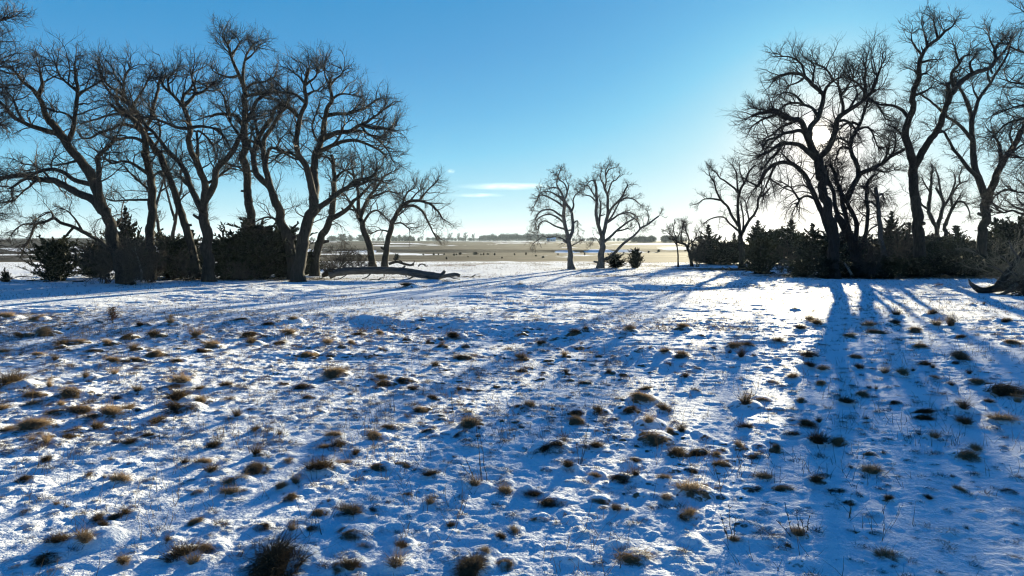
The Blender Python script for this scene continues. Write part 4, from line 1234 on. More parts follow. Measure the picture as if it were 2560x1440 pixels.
D0 = 56.5
t = thing('fallen_log', 'long grey barkless fallen log lying right of the double cottonwood trunk', 'log', on_ground(980, D0))
log_tube(t, 'trunk', D0, "19 18 824,687 842,682 864,678 895,677 925,676 955,676 988,677 1015,679 1045,684 1075,689 1102,693", 1, M_LOG, dd=[0, 0, .1, .1, 0, -.1, -.2, -.2, -.2, -.3, -.4])
log_tube(t, 'branch', D0, "10 7 1092,693 1108,691 1122,688 1138,686 1150,689", 2, M_LOG, dd=[-.4, -.5, -.7, -.9, -1.0])
log_tube(t, 'stub', D0, "11 7 1098,692 1106,685 1112,677", 3, M_LOG, dd=[-.4, -.3, -.2])
log_tube(t, 'branch', D0, "6 3 1018,680 1032,688 1050,693 1072,696", 4, M_LOG, dd=[-.3, -.6, -.8, -.9])
for k, s in enumerate(("5 3 885,671 880,663 882,658", "6 4 1000,674 1010,668 1013,664", "4 2 930,680 918,692 905,697", "5 2 1040,686 1025,696 1005,699", "3 1 1060,688 1085,700 1110,702", "3 1 870,684 850,697 835,699", "3 2 1120,689 1135,696 1150,698")):
    log_tube(t, 'broken_branch', D0, s, 120 + k, M_LOG, S=7, lump=1.3, dd=[0, -0.5, -0.9] if k > 1 else [0, 0.1, 0.1])
r0 = log_tube(t, 'root_plate', D0, "8 17 806,690 814,684 824,678 836,681", 5, M_SOIL, lump=2.4)
for k, s in enumerate(("5 2 826,680 828,672 824,667", "5 2 822,682 812,680 806,686", "4 2 830,676 836,668 840,669", "5 2 824,686 814,690 804,693")):
    log_tube(t, 'root', D0, s, 6 + k, M_SOIL, S=7)
for k, s in enumerate(("4 3 959,680 961,690", "4 3 1012,682 1016,692", "4 3 925,680 922,690")):
    log_tube(t, 'prop_branch', D0, s, 16 + k, M_LOG, S=7)

D1 = 74.0
t = thing('fallen_branch', 'crooked dark fallen branch with raised stubs lying just beyond the long log', 'branch', on_ground(1005, D1))
log_tube(t, 'stem', D1, "7 5 972,661 985,657 995,656 1010,661 1025,664 1035,662", 21, M_BARK, dz=0.05, S=8)
log_tube(t, 'stub', D1, "5 3 990,657 988,651 984,648 994,649", 22, M_BARK, dz=0.05, S=7)
log_tube(t, 'stub', D1, "5 2 1028,664 1034,659 1037,653", 23, M_BARK, dz=0.05, S=7)
log_tube(t, 'twig', D1, "3 2 1010,661 1000,652 990,650", 24, M_BARK, dz=0.05, S=6)
t = thing('fallen_branch', 'small forked dry branch on snow right of the crooked fallen branch', 'branch', on_ground(1058, D1))
log_tube(t, 'stem', D1, "4 2 1046,667 1050,662 1058,661 1064,666 1070,665", 25, M_BARK, dz=0.03, S=7)
log_tube(t, 'twig', D1, "2 1 1058,661 1063,662 1067,667", 26, M_BARK, dz=0.03, S=6)

D2 = 66.0
t = thing('fallen_branch', 'long dark branch lying flat on snow left of the small olive juniper', 'branch', on_ground(1850, D2))
log_tube(t, 'stem', D2, "3 8 1806,668 1814,673 1830,674 1850,673 1872,674 1900,676 1925,675", 31, M_BARK, dz=-0.02, S=8, dd=[0, -.2, -.3, 0, .2, .2, 0])
for k, s in enumerate(("3 1 1830,674 1822,668 1812,666", "3 1 1850,673 1858,667 1868,664", "3 1 1872,674 1866,679 1856,681", "3 1 1900,676 1893,670 1889,664", "2 1 1814,673 1808,676 1800,675")):
    log_tube(t, 'twig', D2, s, 32 + k, M_BARK, dz=0.02, S=6)
t = thing('fallen_branch', 'pale arched dead branch propped on the ground right of the olive juniper', 'branch', on_ground(1945, D2))
log_tube(t, 'stem', D2, "8 4 1980,664 1970,656 1955,653 1935,656 1920,664 1910,670", 41, M_LOG, S=8, dd=[.3, .2, 0, -.2, -.3, -.4])
log_tube(t, 'twig', D2, "4 2 1966,655 1950,644 1938,643 1926,647", 42, M_LOG, S=7)
log_tube(t, 'twig', D2, "3 1 1955,653 1945,664 1940,670", 43, M_LOG, S=6)

D3 = 56.0
t = thing('leaning_pole', 'pale bare pole leaning in the dark at the foot of the many stemmed tree', 'dead branch', on_ground(2125, D3))
log_tube(t, 'stem', D3, "4 6 2111,657 2118,668 2124,678 2129,687", 44, M_PALE, S=8, dd=[.6, .3, .1, 0])
t = thing('crooked_stick', 'pale crooked stick standing in front of the grey shrub at left', 'dead branch', on_ground(352, 49))
log_tube(t, 'stem', 49, "3 6 337,615 341,634 346,650 351,668 354,685 353,704", 45, M_PALE, S=8, dd=[.3, .3, .2, .1, 0, 0])
log_tube(t, 'twig', 49, "3 1 341,634 333,628 329,620", 46, M_PALE, S=6)

D4 = ground_at(2475, 733)
t = thing('broken_log', 'thick dark broken log with an upturned splintered end at right edge', 'log', on_ground(2490, D4))
log_tube(t, 'trunk', D4, "12 27 2436,717 2447,724 2462,727 2485,722 2515,715 2550,712 2600,712", 51, M_BARK, dd=[0, 0, 0, .1, .3, .5, .8], lump=1.4)
log_tube(t, 'splintered_end', D4, "3 13 2422,698 2425,706 2431,713 2440,720", 52, M_LOG, lump=1.6)
log_tube(t, 'splinter', D4, "2 7 2424,704 2430,708 2440,717", 53, M_PALE, S=7)
log_tube(t, 'limb', D4, "19 13 2496,716 2503,703 2515,688 2530,668 2550,642 2580,610 2620,575", 54, M_BARK, dd=[.2, .2, .3, .3, .4, .5, .6])
log_tube(t, 'limb', D4, "12 5 2540,712 2520,728 2505,736 2490,738", 55, M_LOG, dd=[.2, -.5, -.9, -1.3])
for k, s in enumerate(("5 2 2515,690 2500,675 2485,668 2470,664", "5 2 2530,668 2515,650 2500,640", "5 2 2548,645 2530,622 2522,600", "4 1 2555,700 2530,698 2510,705 2495,700", "4 1 2560,720 2535,735 2520,742", "4 2 2545,690 2530,680 2512,690")):
    log_tube(t, 'branch', D4, s, 56 + k, M_LOG, S=7, dd=np.linspace(0.2, -0.7, len(s.split()) - 2))

# loose sticks in the snow at the foot of the left grove
G_ST = 'dead sticks lying in the shaded snow under the left grove'
STK = [('forked dead stick on shaded snow, leftmost of those under the left grove', 30, 701), ('long dead stick raised on snow below the small far left juniper', 58, 695), ('short dark dead stick on snow right of the long raised stick', 82, 704),
       ('bent dead stick lying near the low crooked tree', 125, 708), ('dark rotten branch lying left of the leaning trunk base', 200, 706), ('thin dead stick between leaning trunk and pale trunk', 430, 702), ('dead stick lying close to the pale three forked trunk', 475, 700),
       ('dead stick lying right of the double trunk base', 800, 700), ('dead stick on snow before the middle of the long log', 945, 703), ('dead stick on snow below the right end of the long log', 1180, 694)]
for k, (lab, px, py) in enumerate(STK):
    D = ground_at(px, py)
    rng = np.random.default_rng(900 + k)
    X = at(px, py, D)[0]
    t = thing('dead_stick', lab, 'stick', (X, D, gz(X, D)), G_ST)
    for j in range(4):
        n = 6 if j == 0 else 4
        L = rng.uniform(0.9, 1.7) * (1 if j == 0 else 0.45)
        a = rng.uniform(-0.5, 0.5) + (0 if j == 0 else rng.choice([-0.9, 0.9]))
        q = np.zeros((1, n, 3))
        q[0, :, 0] = (np.linspace(-0.5, 0.5, n) if j == 0 else np.linspace(0, 1, n)) * L * math.cos(a)
        q[0, :, 1] = np.linspace(0, 1, n) * L * math.sin(a)
        q[0, :, 2] = 0.05 + np.abs(rng.normal(0, 0.04, n)) + (np.linspace(0, 0.25, n) if j else 0)
        R = np.linspace(0.05, 0.018, n)[None] * (1 if j == 0 else 0.6)
        V, Q = tubes(q, R, 6)
        add('stem' if j == 0 else 'twig', make_mesh('stem' if j == 0 else 'twig', V, [Q]), M_BARK, t)

# ------------------------------------------------------------------ far country
def far_tree_mesh(seed, h):
    """small bare tree, full size in metres, for the horizon"""
    rng = np.random.default_rng(seed)
    P = np.array([[[0, 0, -0.3], [0.1, 0, 0.12 * h], [0, 0.1, 0.3 * h], [0.1, 0, 0.55 * h], [0, 0, 0.8 * h]]])
    R = np.array([[0.030, 0.026, 0.02, 0.013, 0.006]]) * h
    tr = tubes(P, R, 6)
    p, d, r, t = spawn(rng, P, R, 16, 0.28, 0.5, 1.0)
    L = h * rng.uniform(0.3, 0.5, 16) * (1.2 - 0.6 * t)
    P1, R1 = grow(rng, p, d, L, r * 0.6, np.full(16, 0.03), 6, 0.12, np.full(16, 0.06))
    t1 = tubes(P1, R1, 4)
    p, d, r, t = spawn(rng, P1, R1, 9, 0.2, 0.4, 1.0)
    L = np.repeat(L, 9) * rng.uniform(0.2, 0.45, len(p))
    P2, R2 = grow(rng, p, d, L, np.full(len(p), 0.10), np.full(len(p), 0.06), 4, 0.15, np.full(len(p), 0.05))
    t2 = tubes(P2, R2, 3)
    p, d, r, t = spawn(rng, P2, R2, 6, 0.2, 0.4, 1.0)
    P3, R3 = grow(rng, p, d, np.repeat(L, 6) * 0.5, np.full(len(p), 0.06), np.full(len(p), 0.04), 2, 0.15, np.full(len(p), 0.05))
    V, Q = merge([t1, t2, tubes(P3, R3, 3)])
    return make_mesh('trunk', tr[0], [tr[1]]), make_mesh('crown', V, [Q], False)


FT = [far_tree_mesh(s, 12.0) for s in (1, 2, 3, 4)]
for a, b in FT:
    a.materials.append(M_FAR)
    b.materials.append(M_FAR)


def far_tree(label, px, D, hpx, i, group, wide=1.0):
    X = at(px, 600, D)[0]
    z = gz(X, D)
    s = hpx * D / F / 10.5
    t = thing('distant_tree', label, 'tree', (X, D, z), group)
    t.scale = (s * wide, s * wide, s)
    t.rotation_euler = (0, 0, i * 1.7)
    add('trunk', FT[i % 4][0], parent=t)
    add('crown', FT[i % 4][1], parent=t)


G_H = 'bare trees on the far horizon'
for i, (px, h, w, lab) in enumerate([
    (1055, 12, 1.3, 'low rounded bare tree on the horizon, right of the far conifer row'),
    (1127, 20, 1.1, 'bare tree on the horizon, leftmost of the four left of the far woodland'),
    (1147, 18, 1.0, 'bare tree on the horizon, second of the four left of the far woodland'),
    (1164, 20, 1.1, 'bare tree on the horizon, third of the four left of the far woodland'),
    (1184, 19, 0.9, 'bare tree on the horizon standing closest to the far woodland'),
    (1092, 12, 1.2, 'small bare tree on the horizon under the drooping branch ends'),
    (178, 7, 1.4, 'tiny tree alone on the far left horizon')]):
    far_tree(lab, px, 900 if px > 300 else 760, h, i, G_H, w)

G_HC = 'conifers in the far shelterbelt row'
CON = [982, 990, 998, 1005, 1012, 1019, 1026, 1033, 1047]
NTH = ['first', 'second', 'third', 'fourth', 'fifth', 'sixth', 'seventh', 'eighth']
for i, px in enumerate(CON):
    D = 880.0
    lab = ('%s conifer from the left in the dark row on the far horizon' % NTH[i]) if i < 8 else 'small conifer standing apart right of the dark far conifer row'
    juniper(lab, px, D, 13 if i < 8 else 8, 590 - (i * 7 % 3) + (6 if i == 8 else 0), 'cone' if i % 2 else 'round', 300 + i, G_HC, 'distant_conifer', 'conifer')
G_HB = 'round dark trees on the horizon behind the left grove'
for i, (px, w, top, lab) in enumerate([(830, 26, 590, 'round dark far tree right of the thin cottonwood, leftmost of four on the horizon'), (856, 26, 586, 'round dark far tree above the ball shaped bush'),
                                      (876, 14, 589, 'narrow dark far tree right of the one above the ball shaped bush'), (902, 22, 587, 'round dark far tree just left of the small cottonwood pair')]):
    juniper(lab, px, 860.0, w, top, 'round', 320 + i, G_HB, 'distant_tree', 'tree')


def woodland(label, x0, x1, D, top, seed, n):
    """a far wood that reads as one mass"""
    rng = np.random.default_rng(seed)
    parts = []
    X0, X1 = at(x0, 600, D)[0], at(x1, 600, D)[0]
    base = (0.5 * (X0 + X1), D)
    zb = gz(*base)
    H = at(x0, top, D)[2] - zb
    for k in range(n):
        x = X0 + (X1 - X0) * (k + rng.random()) / n
        y = D + rng.uniform(0, 40)
        z = gz(x, y)
        h = H * rng.uniform(0.72, 1.08)
        m = 420
        u = norm(rng.normal(0, 1, (m, 3))) * (rng.random((m, 1)) ** 0.4)
        c = u * np.array([h * 0.42, h * 0.42, h * 0.5]) + np.array([x, y, z + 0.5 * h])
        d = norm(u + np.array([0, 0, 0.9]) + rng.normal(0, 0.4, (m, 3)))
        s = norm(np.cross(d, rng.normal(0, 1, (m, 3))))
        L = rng.uniform(0.08, 0.22, m)[:, None] * h
        w = 0.018 * h
        V = np.stack([c - s * w, c + s * w, c + d * L + s * w * 0.3, c + d * L - s * w * 0.3], 1).reshape(-1, 3)
        i = np.arange(m)[:, None] * 4
        parts.append((V, np.concatenate([i, i + 1, i + 2, i + 3], 1)))
    V, Q = merge(parts)
    o = np.array([base[0], base[1], zb])
    ob = add('woodland', make_mesh('woodland', V - o, [Q], False), M_FAR, loc=o)
    tag(ob, label, 'woodland', kind='stuff')


woodland('long dark far wood on the horizon between the bare far trees and pale tree pair', 1197, 1420, 860.0, 584.5, 1, 60)
woodland('low far wood on the horizon behind the pale tree pair', 1420, 1580, 900.0, 594, 2, 40)
woodland('dark wood on the horizon right of the pale tree pair', 1588, 1720, 560.0, 590, 3, 50)
woodland('thin hazy hedge line on the horizon left of the far wood', 1060, 1200, 930.0, 594, 4, 45)
woodland('thin hazy tree line on the horizon behind the left grove', 700, 985, 950.0, 594, 5, 60)

# a pale farmhouse against the wood
D = 830.0
X = at(1378, 600, D)[0]
z = gz(X, D)
t = thing('farmhouse', 'small pale farmhouse on the horizon before the far wood', 'house', (X, D, z))
def boxmesh(name, x0, x1, y0, y1, z0, z1):
    V = np.array([[x, y, zz] for zz in (z0, z1) for y in (y0, y1) for x in (x0, x1)], float)
    Q = np.array([[0, 2, 3, 1], [4, 5, 7, 6], [0, 1, 5, 4], [2, 6, 7, 3], [0, 4, 6, 2], [1, 3, 7, 5]])
    return make_mesh(name, V, [Q], False)
M_WALL = plain_mat('pale_boards', (0.45, 0.5, 0.55), (0.6, 0.64, 0.68), 0.5)
M_ROOF = plain_mat('snowy_roof', (0.7, 0.74, 0.8), (0.8, 0.83, 0.87), 0.5)
M_DARK = plain_mat('dark_pane', (0.02, 0.02, 0.025), (0.04, 0.04, 0.05), 0.5, 0.3)
add('wall', boxmesh('wall', -5, 5, -3.5, 3.5, -0.3, 3.0), M_WALL, t)
rv = np.array([[-5.4, -4, 2.95], [5.4, -4, 2.95], [5.4, 4, 2.95], [-5.4, 4, 2.95], [-5.4, 0, 5.0], [5.4, 0, 5.0]], float)
add('roof', make_mesh('roof', rv, [np.array([[0, 1, 5, 4], [2, 3, 4, 5], [0, 3, 2, 1]]), np.array([[0, 4, 3], [1, 2, 5]])], False), M_ROOF, t)
for wx in (-3, 0, 3):
    add('window', boxmesh('window', wx - 0.6, wx + 0.6, -3.56, -3.44, 1.0, 2.2), M_DARK, t)

# little junipers dotted along the brown field
G_FS = 'small dark bushes dotted across the brown field'
FS = [(991, 648, 15, 13), (1116, 648, 5, 6), (1084, 638, 6, 5), (1096, 638, 4, 5), (1110, 638, 4, 5), (1135, 639, 6, 5), (1141, 638, 4, 4), (1150, 637, 8, 6), (1188, 637, 13, 7), (1202, 638, 4, 4), (1209, 638, 4, 5),
      (1220, 637, 7, 4), (1236, 638, 5, 5), (1286, 638, 4, 5), (1315, 637, 5, 6), (1058, 638, 5, 4), (1358, 645, 8, 5), (1462, 638, 4, 6), (1647, 630, 9, 6), (1622, 632, 6, 5), (1255, 646, 5, 4), (1170, 643, 4, 3), (1340, 641, 6, 4), (1395, 637, 5, 4),
      (1560, 634, 5, 4), (74, 635, 9, 7), (150, 640, 6, 5)]
for i, (px, py, w, h) in enumerate(FS):
    D = ground_at(px, py)
    left = [q for q in FS if q[0] < px]
    if i == 0:
        lab = 'square dark bush on the brown field right of the leaning cottonwood'
    elif px < 200:
        lab = 'dark bush in the field at far left, ' + ('nearer' if px == 74 else 'farther from') + ' the left frame edge'
    else:
        rank = sorted(q[0] for q in FS if q[0] > 1000).index(px)
        words = ['first', 'second', 'third', 'fourth', 'fifth', 'sixth', 'seventh', 'eighth', 'ninth', 'tenth', 'eleventh', 'twelfth', 'thirteenth', 'fourteenth', 'fifteenth', 'sixteenth', 'seventeenth', 'eighteenth', 'nineteenth', 'twentieth', 'twenty first', 'twenty second', 'twenty third', 'twenty fourth']
        lab = 'small dark bush, %s from the left in the distant brown field line' % words[rank]
    juniper(lab, px, D, w, py - h, 'round', 340 + i, G_FS, 'field_bush', 'bush')

# ------------------------------------------------------------------ dry grass tufts
def tuft_proto(kind, seed):
    """blades of one tuft, unit width (about 1 across), flat ribbons"""
    rng = np.random.default_rng(seed)
    n, tilt, ln, rad, trop, wd = {
        'mat': (760, (0.30, 1.3), (0.24, 0.52), 0.34, -0.14, 0.016),
        'dome': (1500, (0.2, 1.35), (0.26, 0.52), 0.34, -0.34, 0.014),
        'bush': (560, (0.0, 1.1), (0.26, 0.66), 0.26, -0.07, 0.017),
        'spike': (260, (0.0, 0.5), (0.6, 1.5), 0.18, -0.02, 0.022),
    }[kind]
    az = rng.random(n) * 6.283
    rr = rad * np.sqrt(rng.random(n))
    P0 = np.stack([np.cos(az) * rr, np.sin(az) * rr * 0.8, np.full(n, -0.06)], -1)
    az2 = az + rng.normal(0, 0.9, n)
    if kind == 'mat':
        az2 = rng.normal(-1.3, 0.9, n)      # combed one way
    tl = rng.uniform(tilt[0], tilt[1], n)
    D = np.stack([np.cos(az2) * np.sin(tl), np.sin(az2) * np.sin(tl), np.cos(tl)], -1)
    L = rng.uniform(ln[0], ln[1], n)
    k = rng.random(n) < (0.07 if kind != 'mat' else 0.03)
    L = np.where(k, L * 1.9, L)
    cl = rng.normal(0, 0.20, (4, 2)) * (1.0 if kind != 'spike' else 0.4)
    P0[:, :2] = P0[:, :2] * 0.85 + cl[rng.integers(0, 4, n)] * 0.7
    hump = {'mat': 0.10, 'dome': 0.30, 'bush': 0.15, 'spike': 0.0}[kind]
    q = np.clip(1 - ((P0[:, 0] - cl[:, 0].mean()) / 0.40) ** 2 - ((P0[:, 1] - cl[:, 1].mean()) / 0.36) ** 2, 0, 1)
    P0[:, 2] = -0.03 + hump * np.sqrt(q)
    K = 4
    P, _ = grow(rng, P0, D, L, np.ones(n), np.ones(n), K, 0.12, np.full(n, trop))
    P[:, :, 2] = np.where(P[:, :, 2] < 0.015, 0.015 * rng.random((n, K + 1)), P[:, :, 2])
    P[:, 0, 2] = P0[:, 2]
    side = norm(np.cross(D, rng.normal(0, 1, (n, 3))))
    w = wd * np.linspace(1, 0.15, K + 1)[None, :, None] * rng.uniform(0.6, 1.2, (n, 1, 1))
    A = P - side[:, None] * w * 0.5
    B = P + side[:, None] * w * 0.5
    V = np.stack([A, B], 2).reshape(-1, 3)
    i = np.arange(n)[:, None] * (2 * (K + 1)) + np.arange(K)[None, :] * 2
    Q = np.stack([i, i + 1, i + 3, i + 2], -1).reshape(-1, 4)
    # the thatch of old leaves at the heart of the tuft
    if kind != 'spike':
        rx, hz = {'mat': (0.30, 0.07), 'dome': (0.33, 0.24), 'bush': (0.22, 0.10)}[kind]
        a, e = np.meshgrid(np.linspace(0, 2 * np.pi, 14, endpoint=False), np.linspace(-0.25, 1.5, 6), indexing='ij')
        rj = 1 + rng.normal(0, 0.10, a.shape)
        C = np.stack([np.cos(a) * np.cos(e) * rx * rj + cl[:, 0].mean(), np.sin(a) * np.cos(e) * rx * 0.85 * rj + cl[:, 1].mean(), np.sin(e) * hz * rj], -1).reshape(-1, 3)
        ii = np.arange(14)[:, None] * 6
        i2 = (np.arange(14)[:, None] + 1) % 14 * 6
        j = np.arange(5)[None, :]
        CQ = np.stack([ii + j, i2 + j, i2 + j + 1, ii + j + 1], -1).reshape(-1, 4)
        Q = np.concatenate([Q, CQ + len(V)])
        V = np.concatenate([V, C])
    return V, Q


T_PROTO = {k: [tuft_proto(k, 10 * j + s) for s in range(4)] for j, k in enumerate(('mat', 'dome', 'bush', 'spike'))}
T_MESH = {}
for k, lst in T_PROTO.items():
    T_MESH[k] = []
    for V, Q in lst:
        me = make_mesh('grass_tuft', V, [Q], False)
        me.materials.append(M_GRASS)
        T_MESH[k].append(me)

G_T = 'dry grass tufts poking through the snow'


def tuft_kind(k, t):
    u = (math.sin(k * 78.233 + 1.3) * 12543.123) % 1.0
    if abs(t['px'] - 692) < 3 and t['py'] > 1380:
        return 'dome'
    if t['pw'] > 70:
        return 'mat' if u < 0.45 else ('dome' if u < 0.75 else 'bush')
    return 'mat' if u < 0.42 else ('bush' if u < 0.80 else ('dome' if u < 0.88 else 'spike'))


def row_name(py):
    for lim, s in ((860, 'the far snow'), (960, 'the middle snow'), (1060, 'the nearer snow'), (1160, 'the near snow'), (1280, 'the foreground'), (9999, 'the front row')):
        if py < lim:
            return s


def col_name(px):
    for lim, s in ((220, 'at the far left'), (540, 'in the left quarter'), (860, 'left of the log'), (1180, 'left of centre'), (1480, 'near the centre'), (1800, 'right of centre'), (2120, 'below the sun'), (2380, 'in tree shadow'), (9999, 'at the far right')):
        if px < lim:
            return s


def tuft_size(pw):
    return 'big' if pw > 46 else ('medium' if pw > 30 else 'small')


ADJ = {'mat': 'flattened', 'dome': 'domed', 'bush': 'bristly', 'spike': 'tall thin'}
SPECIAL = {(692, 1413): 'largest shaggy dome of dry grass at the bottom left of centre', (20, 971): 'wide tan grass clump cut by the left frame edge',
           (1606, 1006): 'tall dark grass tuft standing alone right of centre behind the near snow', (1372, 1129): 'big dark tent shaped grass tuft just right of the tall weed stalks',
           (437, 1395): 'long slanted mat of dry grass left of the largest dome', (208, 1366): 'wide tan double grass clump near the lower left corner',
           (2516, 986): 'wide dark grass tuft on the sunlit strip at the right edge', (1179, 1427): 'broad dark grass mat at the bottom edge near the centre'}
placed = []
rest = []
for k, t in enumerate(TUFTS):
    t['kind'] = tuft_kind(k, t)
    (placed if k < 298 else rest).append(t)
by = {}
for t in placed:
    t['lab'] = None
    for (sx, sy), lab in SPECIAL.items():
        if abs(t['px'] - sx) < 12 and abs(t['py'] - sy) < 12 and lab not in by:
            t['lab'] = lab
            by[lab] = [t]
            break
    if t['lab'] is None:
        lab = '%s %s dry grass tuft in %s %s' % (tuft_size(t['pw']), ADJ[t['kind']], row_name(t['py']), col_name(t['px']))
        by.setdefault(lab, []).append(t)
ORD = ['leftmost', 'second from left', 'third from left', 'fourth from left', 'fifth from left', 'sixth from left', 'seventh from left']
CNT = {2: 'two', 3: 'three', 4: 'four', 5: 'five', 6: 'six', 7: 'seven'}
for lab, lst in by.items():
    if len(lst) == 1:
        lst[0]['lab'] = lab
        continue
    lst.sort(key=lambda q: q['px'])
    for i, q in enumerate(lst):
        nm = ORD[i] if i < len(lst) - 1 else 'rightmost'
        head, tail = lab.split(' dry grass tuft ')
        q['lab'] = '%s grass tuft, %s of %s %s' % (head, nm, CNT.get(len(lst), 'several'), tail)
        if len(q['lab'].split()) > 16:
            q['lab'] = q['lab'].replace(' from left', '').replace('at the far', 'far').replace('in the left quarter', 'left quarter')
        if len(q['lab'].split()) > 16:
            q['lab'] = q['lab'].replace(' in the ', ' in ')


def place_tuft(k, t):
    rng = np.random.default_rng(4000 + k)
    z = gz(t['x'], t['y'])
    # height of its own hummock where it stands
    R, amp = t['hr'], t['ha']
    q = max(0.0, 1 - (0.15 * t['w'] / R) ** 2 - 0.2025)
    z += amp * q * q * (3 - 2 * q)
    big = abs(t['px'] - 692) < 3 and t['py'] > 1380
    s = t['w'] * 1.25 * (1.0 if t['kind'] != 'spike' else 0.8)
    hs = {'mat': 0.58, 'dome': 0.66, 'bush': 0.62, 'spike': 0.62}[t['kind']] * rng.uniform(0.65, 1.15)
    if big:
        hs = 0.62
    flip = -1 if rng.random() < 0.5 else 1
    return dict(loc=(t['x'], t['y'], z - 0.015), rot=rng.normal(0, 0.35) if t['kind'] == 'mat' else rng.random() * 6.28, sc=(s * rng.uniform(0.85, 1.35), s * rng.uniform(0.6, 1.0), s * hs), m=rng.integers(4))


for k, t in enumerate(placed):
    g = place_tuft(k, t)
    o = add('grass_tuft', T_MESH[t['kind']][g['m']])
    o.location, o.rotation_euler, o.scale = g['loc'], (0, 0, g['rot']), g['sc']
    o.rotation_mode = 'ZYX'
    o.rotation_euler = ({'mat': 0.42, 'dome': 0.22}.get(t['kind'], 0.0), 0, g['rot'])
    tag(o, t['lab'], 'grass tuft', G_T)


def xform(V, loc, rot, sc):
    c, s = math.cos(rot), math.sin(rot)
    W = V * np.array(sc)
    return np.stack([W[:, 0] * c - W[:, 1] * s + loc[0], W[:, 0] * s + W[:, 1] * c + loc[1], W[:, 2] + loc[2]], -1)


parts = []
for k, t in enumerate(rest):
    g = place_tuft(1000 + k, t)
    V, Q = T_PROTO[t['kind']][g['m']]
    nb = 170 * 10
    parts.append((xform(V[:nb], g['loc'], g['rot'], g['sc']), Q[:170 * 4]))
for k, (x, y, w) in enumerate(MINI):
    kk = ('mat', 'bush', 'mat', 'dome')[k % 4]
    V, Q = T_PROTO[kk][k // 4 % 4]
    nb = 60
    z = gz(x, y) + w * 0.08
    parts.append((xform(V[:nb * 10], (x, y, z), k * 1.7, (w * 2.1, w * 2.1, w * 1.1)), Q[:nb * 4]))
V, Q = merge(parts)
o = add('small_grass', make_mesh('small_grass', V, [Q], False), M_GRASS)
tag(o, 'many small bits of dry grass showing through the snow between the tufts', 'grass', kind='stuff')


# thin stubble over the smooth snow and along the tree feet, loose stems in the foreground
def stubble():
    rng = np.random.default_rng(77)
    n = 85000
    y = 24 + 88 * rng.random(n) ** 1.25
    x = (rng.random(n) * 2 - 1) * y * 0.80
    dn = 0.10 + 0.9 * sst((fbm(x / 6, y / 4, 301, 3) + 0.08) / 0.22) + 1.3 * grass_mask(x, y)
    dn = dn + 0.35 * sst((y - 74) / 8)
    dn = dn + 0.5 * np.exp(-((x - 16) / 10) ** 2 - ((y - 44) / 10) ** 2)
    dn = dn * (0.35 + 0.65 * (vnoise(x / 0.7, y / 0.6, 305) > 0.55))
    keep = rng.random(n) < dn * 0.55
    x, y = x[keep], y[keep]
    y2 = 6 + 20 * rng.random(5200) ** 0.8
    x2 = (rng.random(5200) * 2 - 1) * y2 * 0.82
    k2 = vnoise(x2 / 0.9, y2 / 0.9, 311) > 0.52
    x2, y2 = x2[k2], y2[k2]
    out = []
    for (xx, yy, b, hh, ww) in ((x, y, 4, (0.04, 0.16), 0.006), (x2, y2, 2, (0.10, 0.38), 0.0035)):
        m = len(xx)
        z = base_height(xx, yy)
        for j in range(b):
            p = np.stack([xx + rng.normal(0, 0.03, m), yy + rng.normal(0, 0.03, m), z - 0.02], -1)
            d = np.stack([rng.normal(0, 0.45, m), rng.normal(0, 0.45, m), np.ones(m)], -1)
            L = rng.uniform(hh[0], hh[1], m)
            P, R = grow(rng, p, d, L, np.full(m, ww), np.full(m, ww * 0.4), 2, 0.15, np.full(m, -0.05))
            s = np.array([1.0, 0, 0])
            A = P - s * R[..., None]
            B = P + s * R[..., None]
            V = np.stack([A, B], 2).reshape(-1, 3)
            i = np.arange(m)[:, None] * 6 + np.arange(2)[None, :] * 2
            out.append((V, np.stack([i, i + 1, i + 3, i + 2], -1).reshape(-1, 4)))
    V, Q = merge(out)
    o = add('dry_stubble', make_mesh('dry_stubble', V, [Q], False), M_STUB)
    tag(o, 'thin dry grass stubble and single stems standing out of the snow', 'grass', kind='stuff')


stubble()


def litter():
    rng = np.random.default_rng(78)
    n = 90000
    y = 44 + 34 * rng.random(n)
    x = (rng.random(n) * 2 - 1) * y * 0.80
    k = rng.random(n) < (grass_mask(x, y) - 0.3) * 0.8
    x, y = x[k], y[k]
    m = len(x)
    c = np.stack([x, y, base_height(x, y) + 0.015], -1)
    d = norm(np.stack([rng.normal(0, 1, m), rng.normal(0, 1, m), np.abs(rng.normal(0, 0.25, m))], -1))
    s = norm(np.cross(d, np.stack([rng.normal(0, 0.3, m), rng.normal(0, 0.3, m), np.ones(m)], -1)))
    L = rng.uniform(0.03, 0.28, m)[:, None] ** 1.2
    w = rng.uniform(0.008, 0.025, m)[:, None]
    V = np.stack([c - d * L - s * w, c - d * L + s * w, c + d * L + s * w, c + d * L - s * w], 1).reshape(-1, 3)
    i = np.arange(m)[:, None] * 4
    o = add('bark_litter', make_mesh('bark_litter', V, [np.concatenate([i, i + 1, i + 2, i + 3], 1)], False), M_SOIL)
    tag(o, 'dark bark chips, leaves and twigs littering the ground under the groves', 'litter', kind='stuff')


litter()


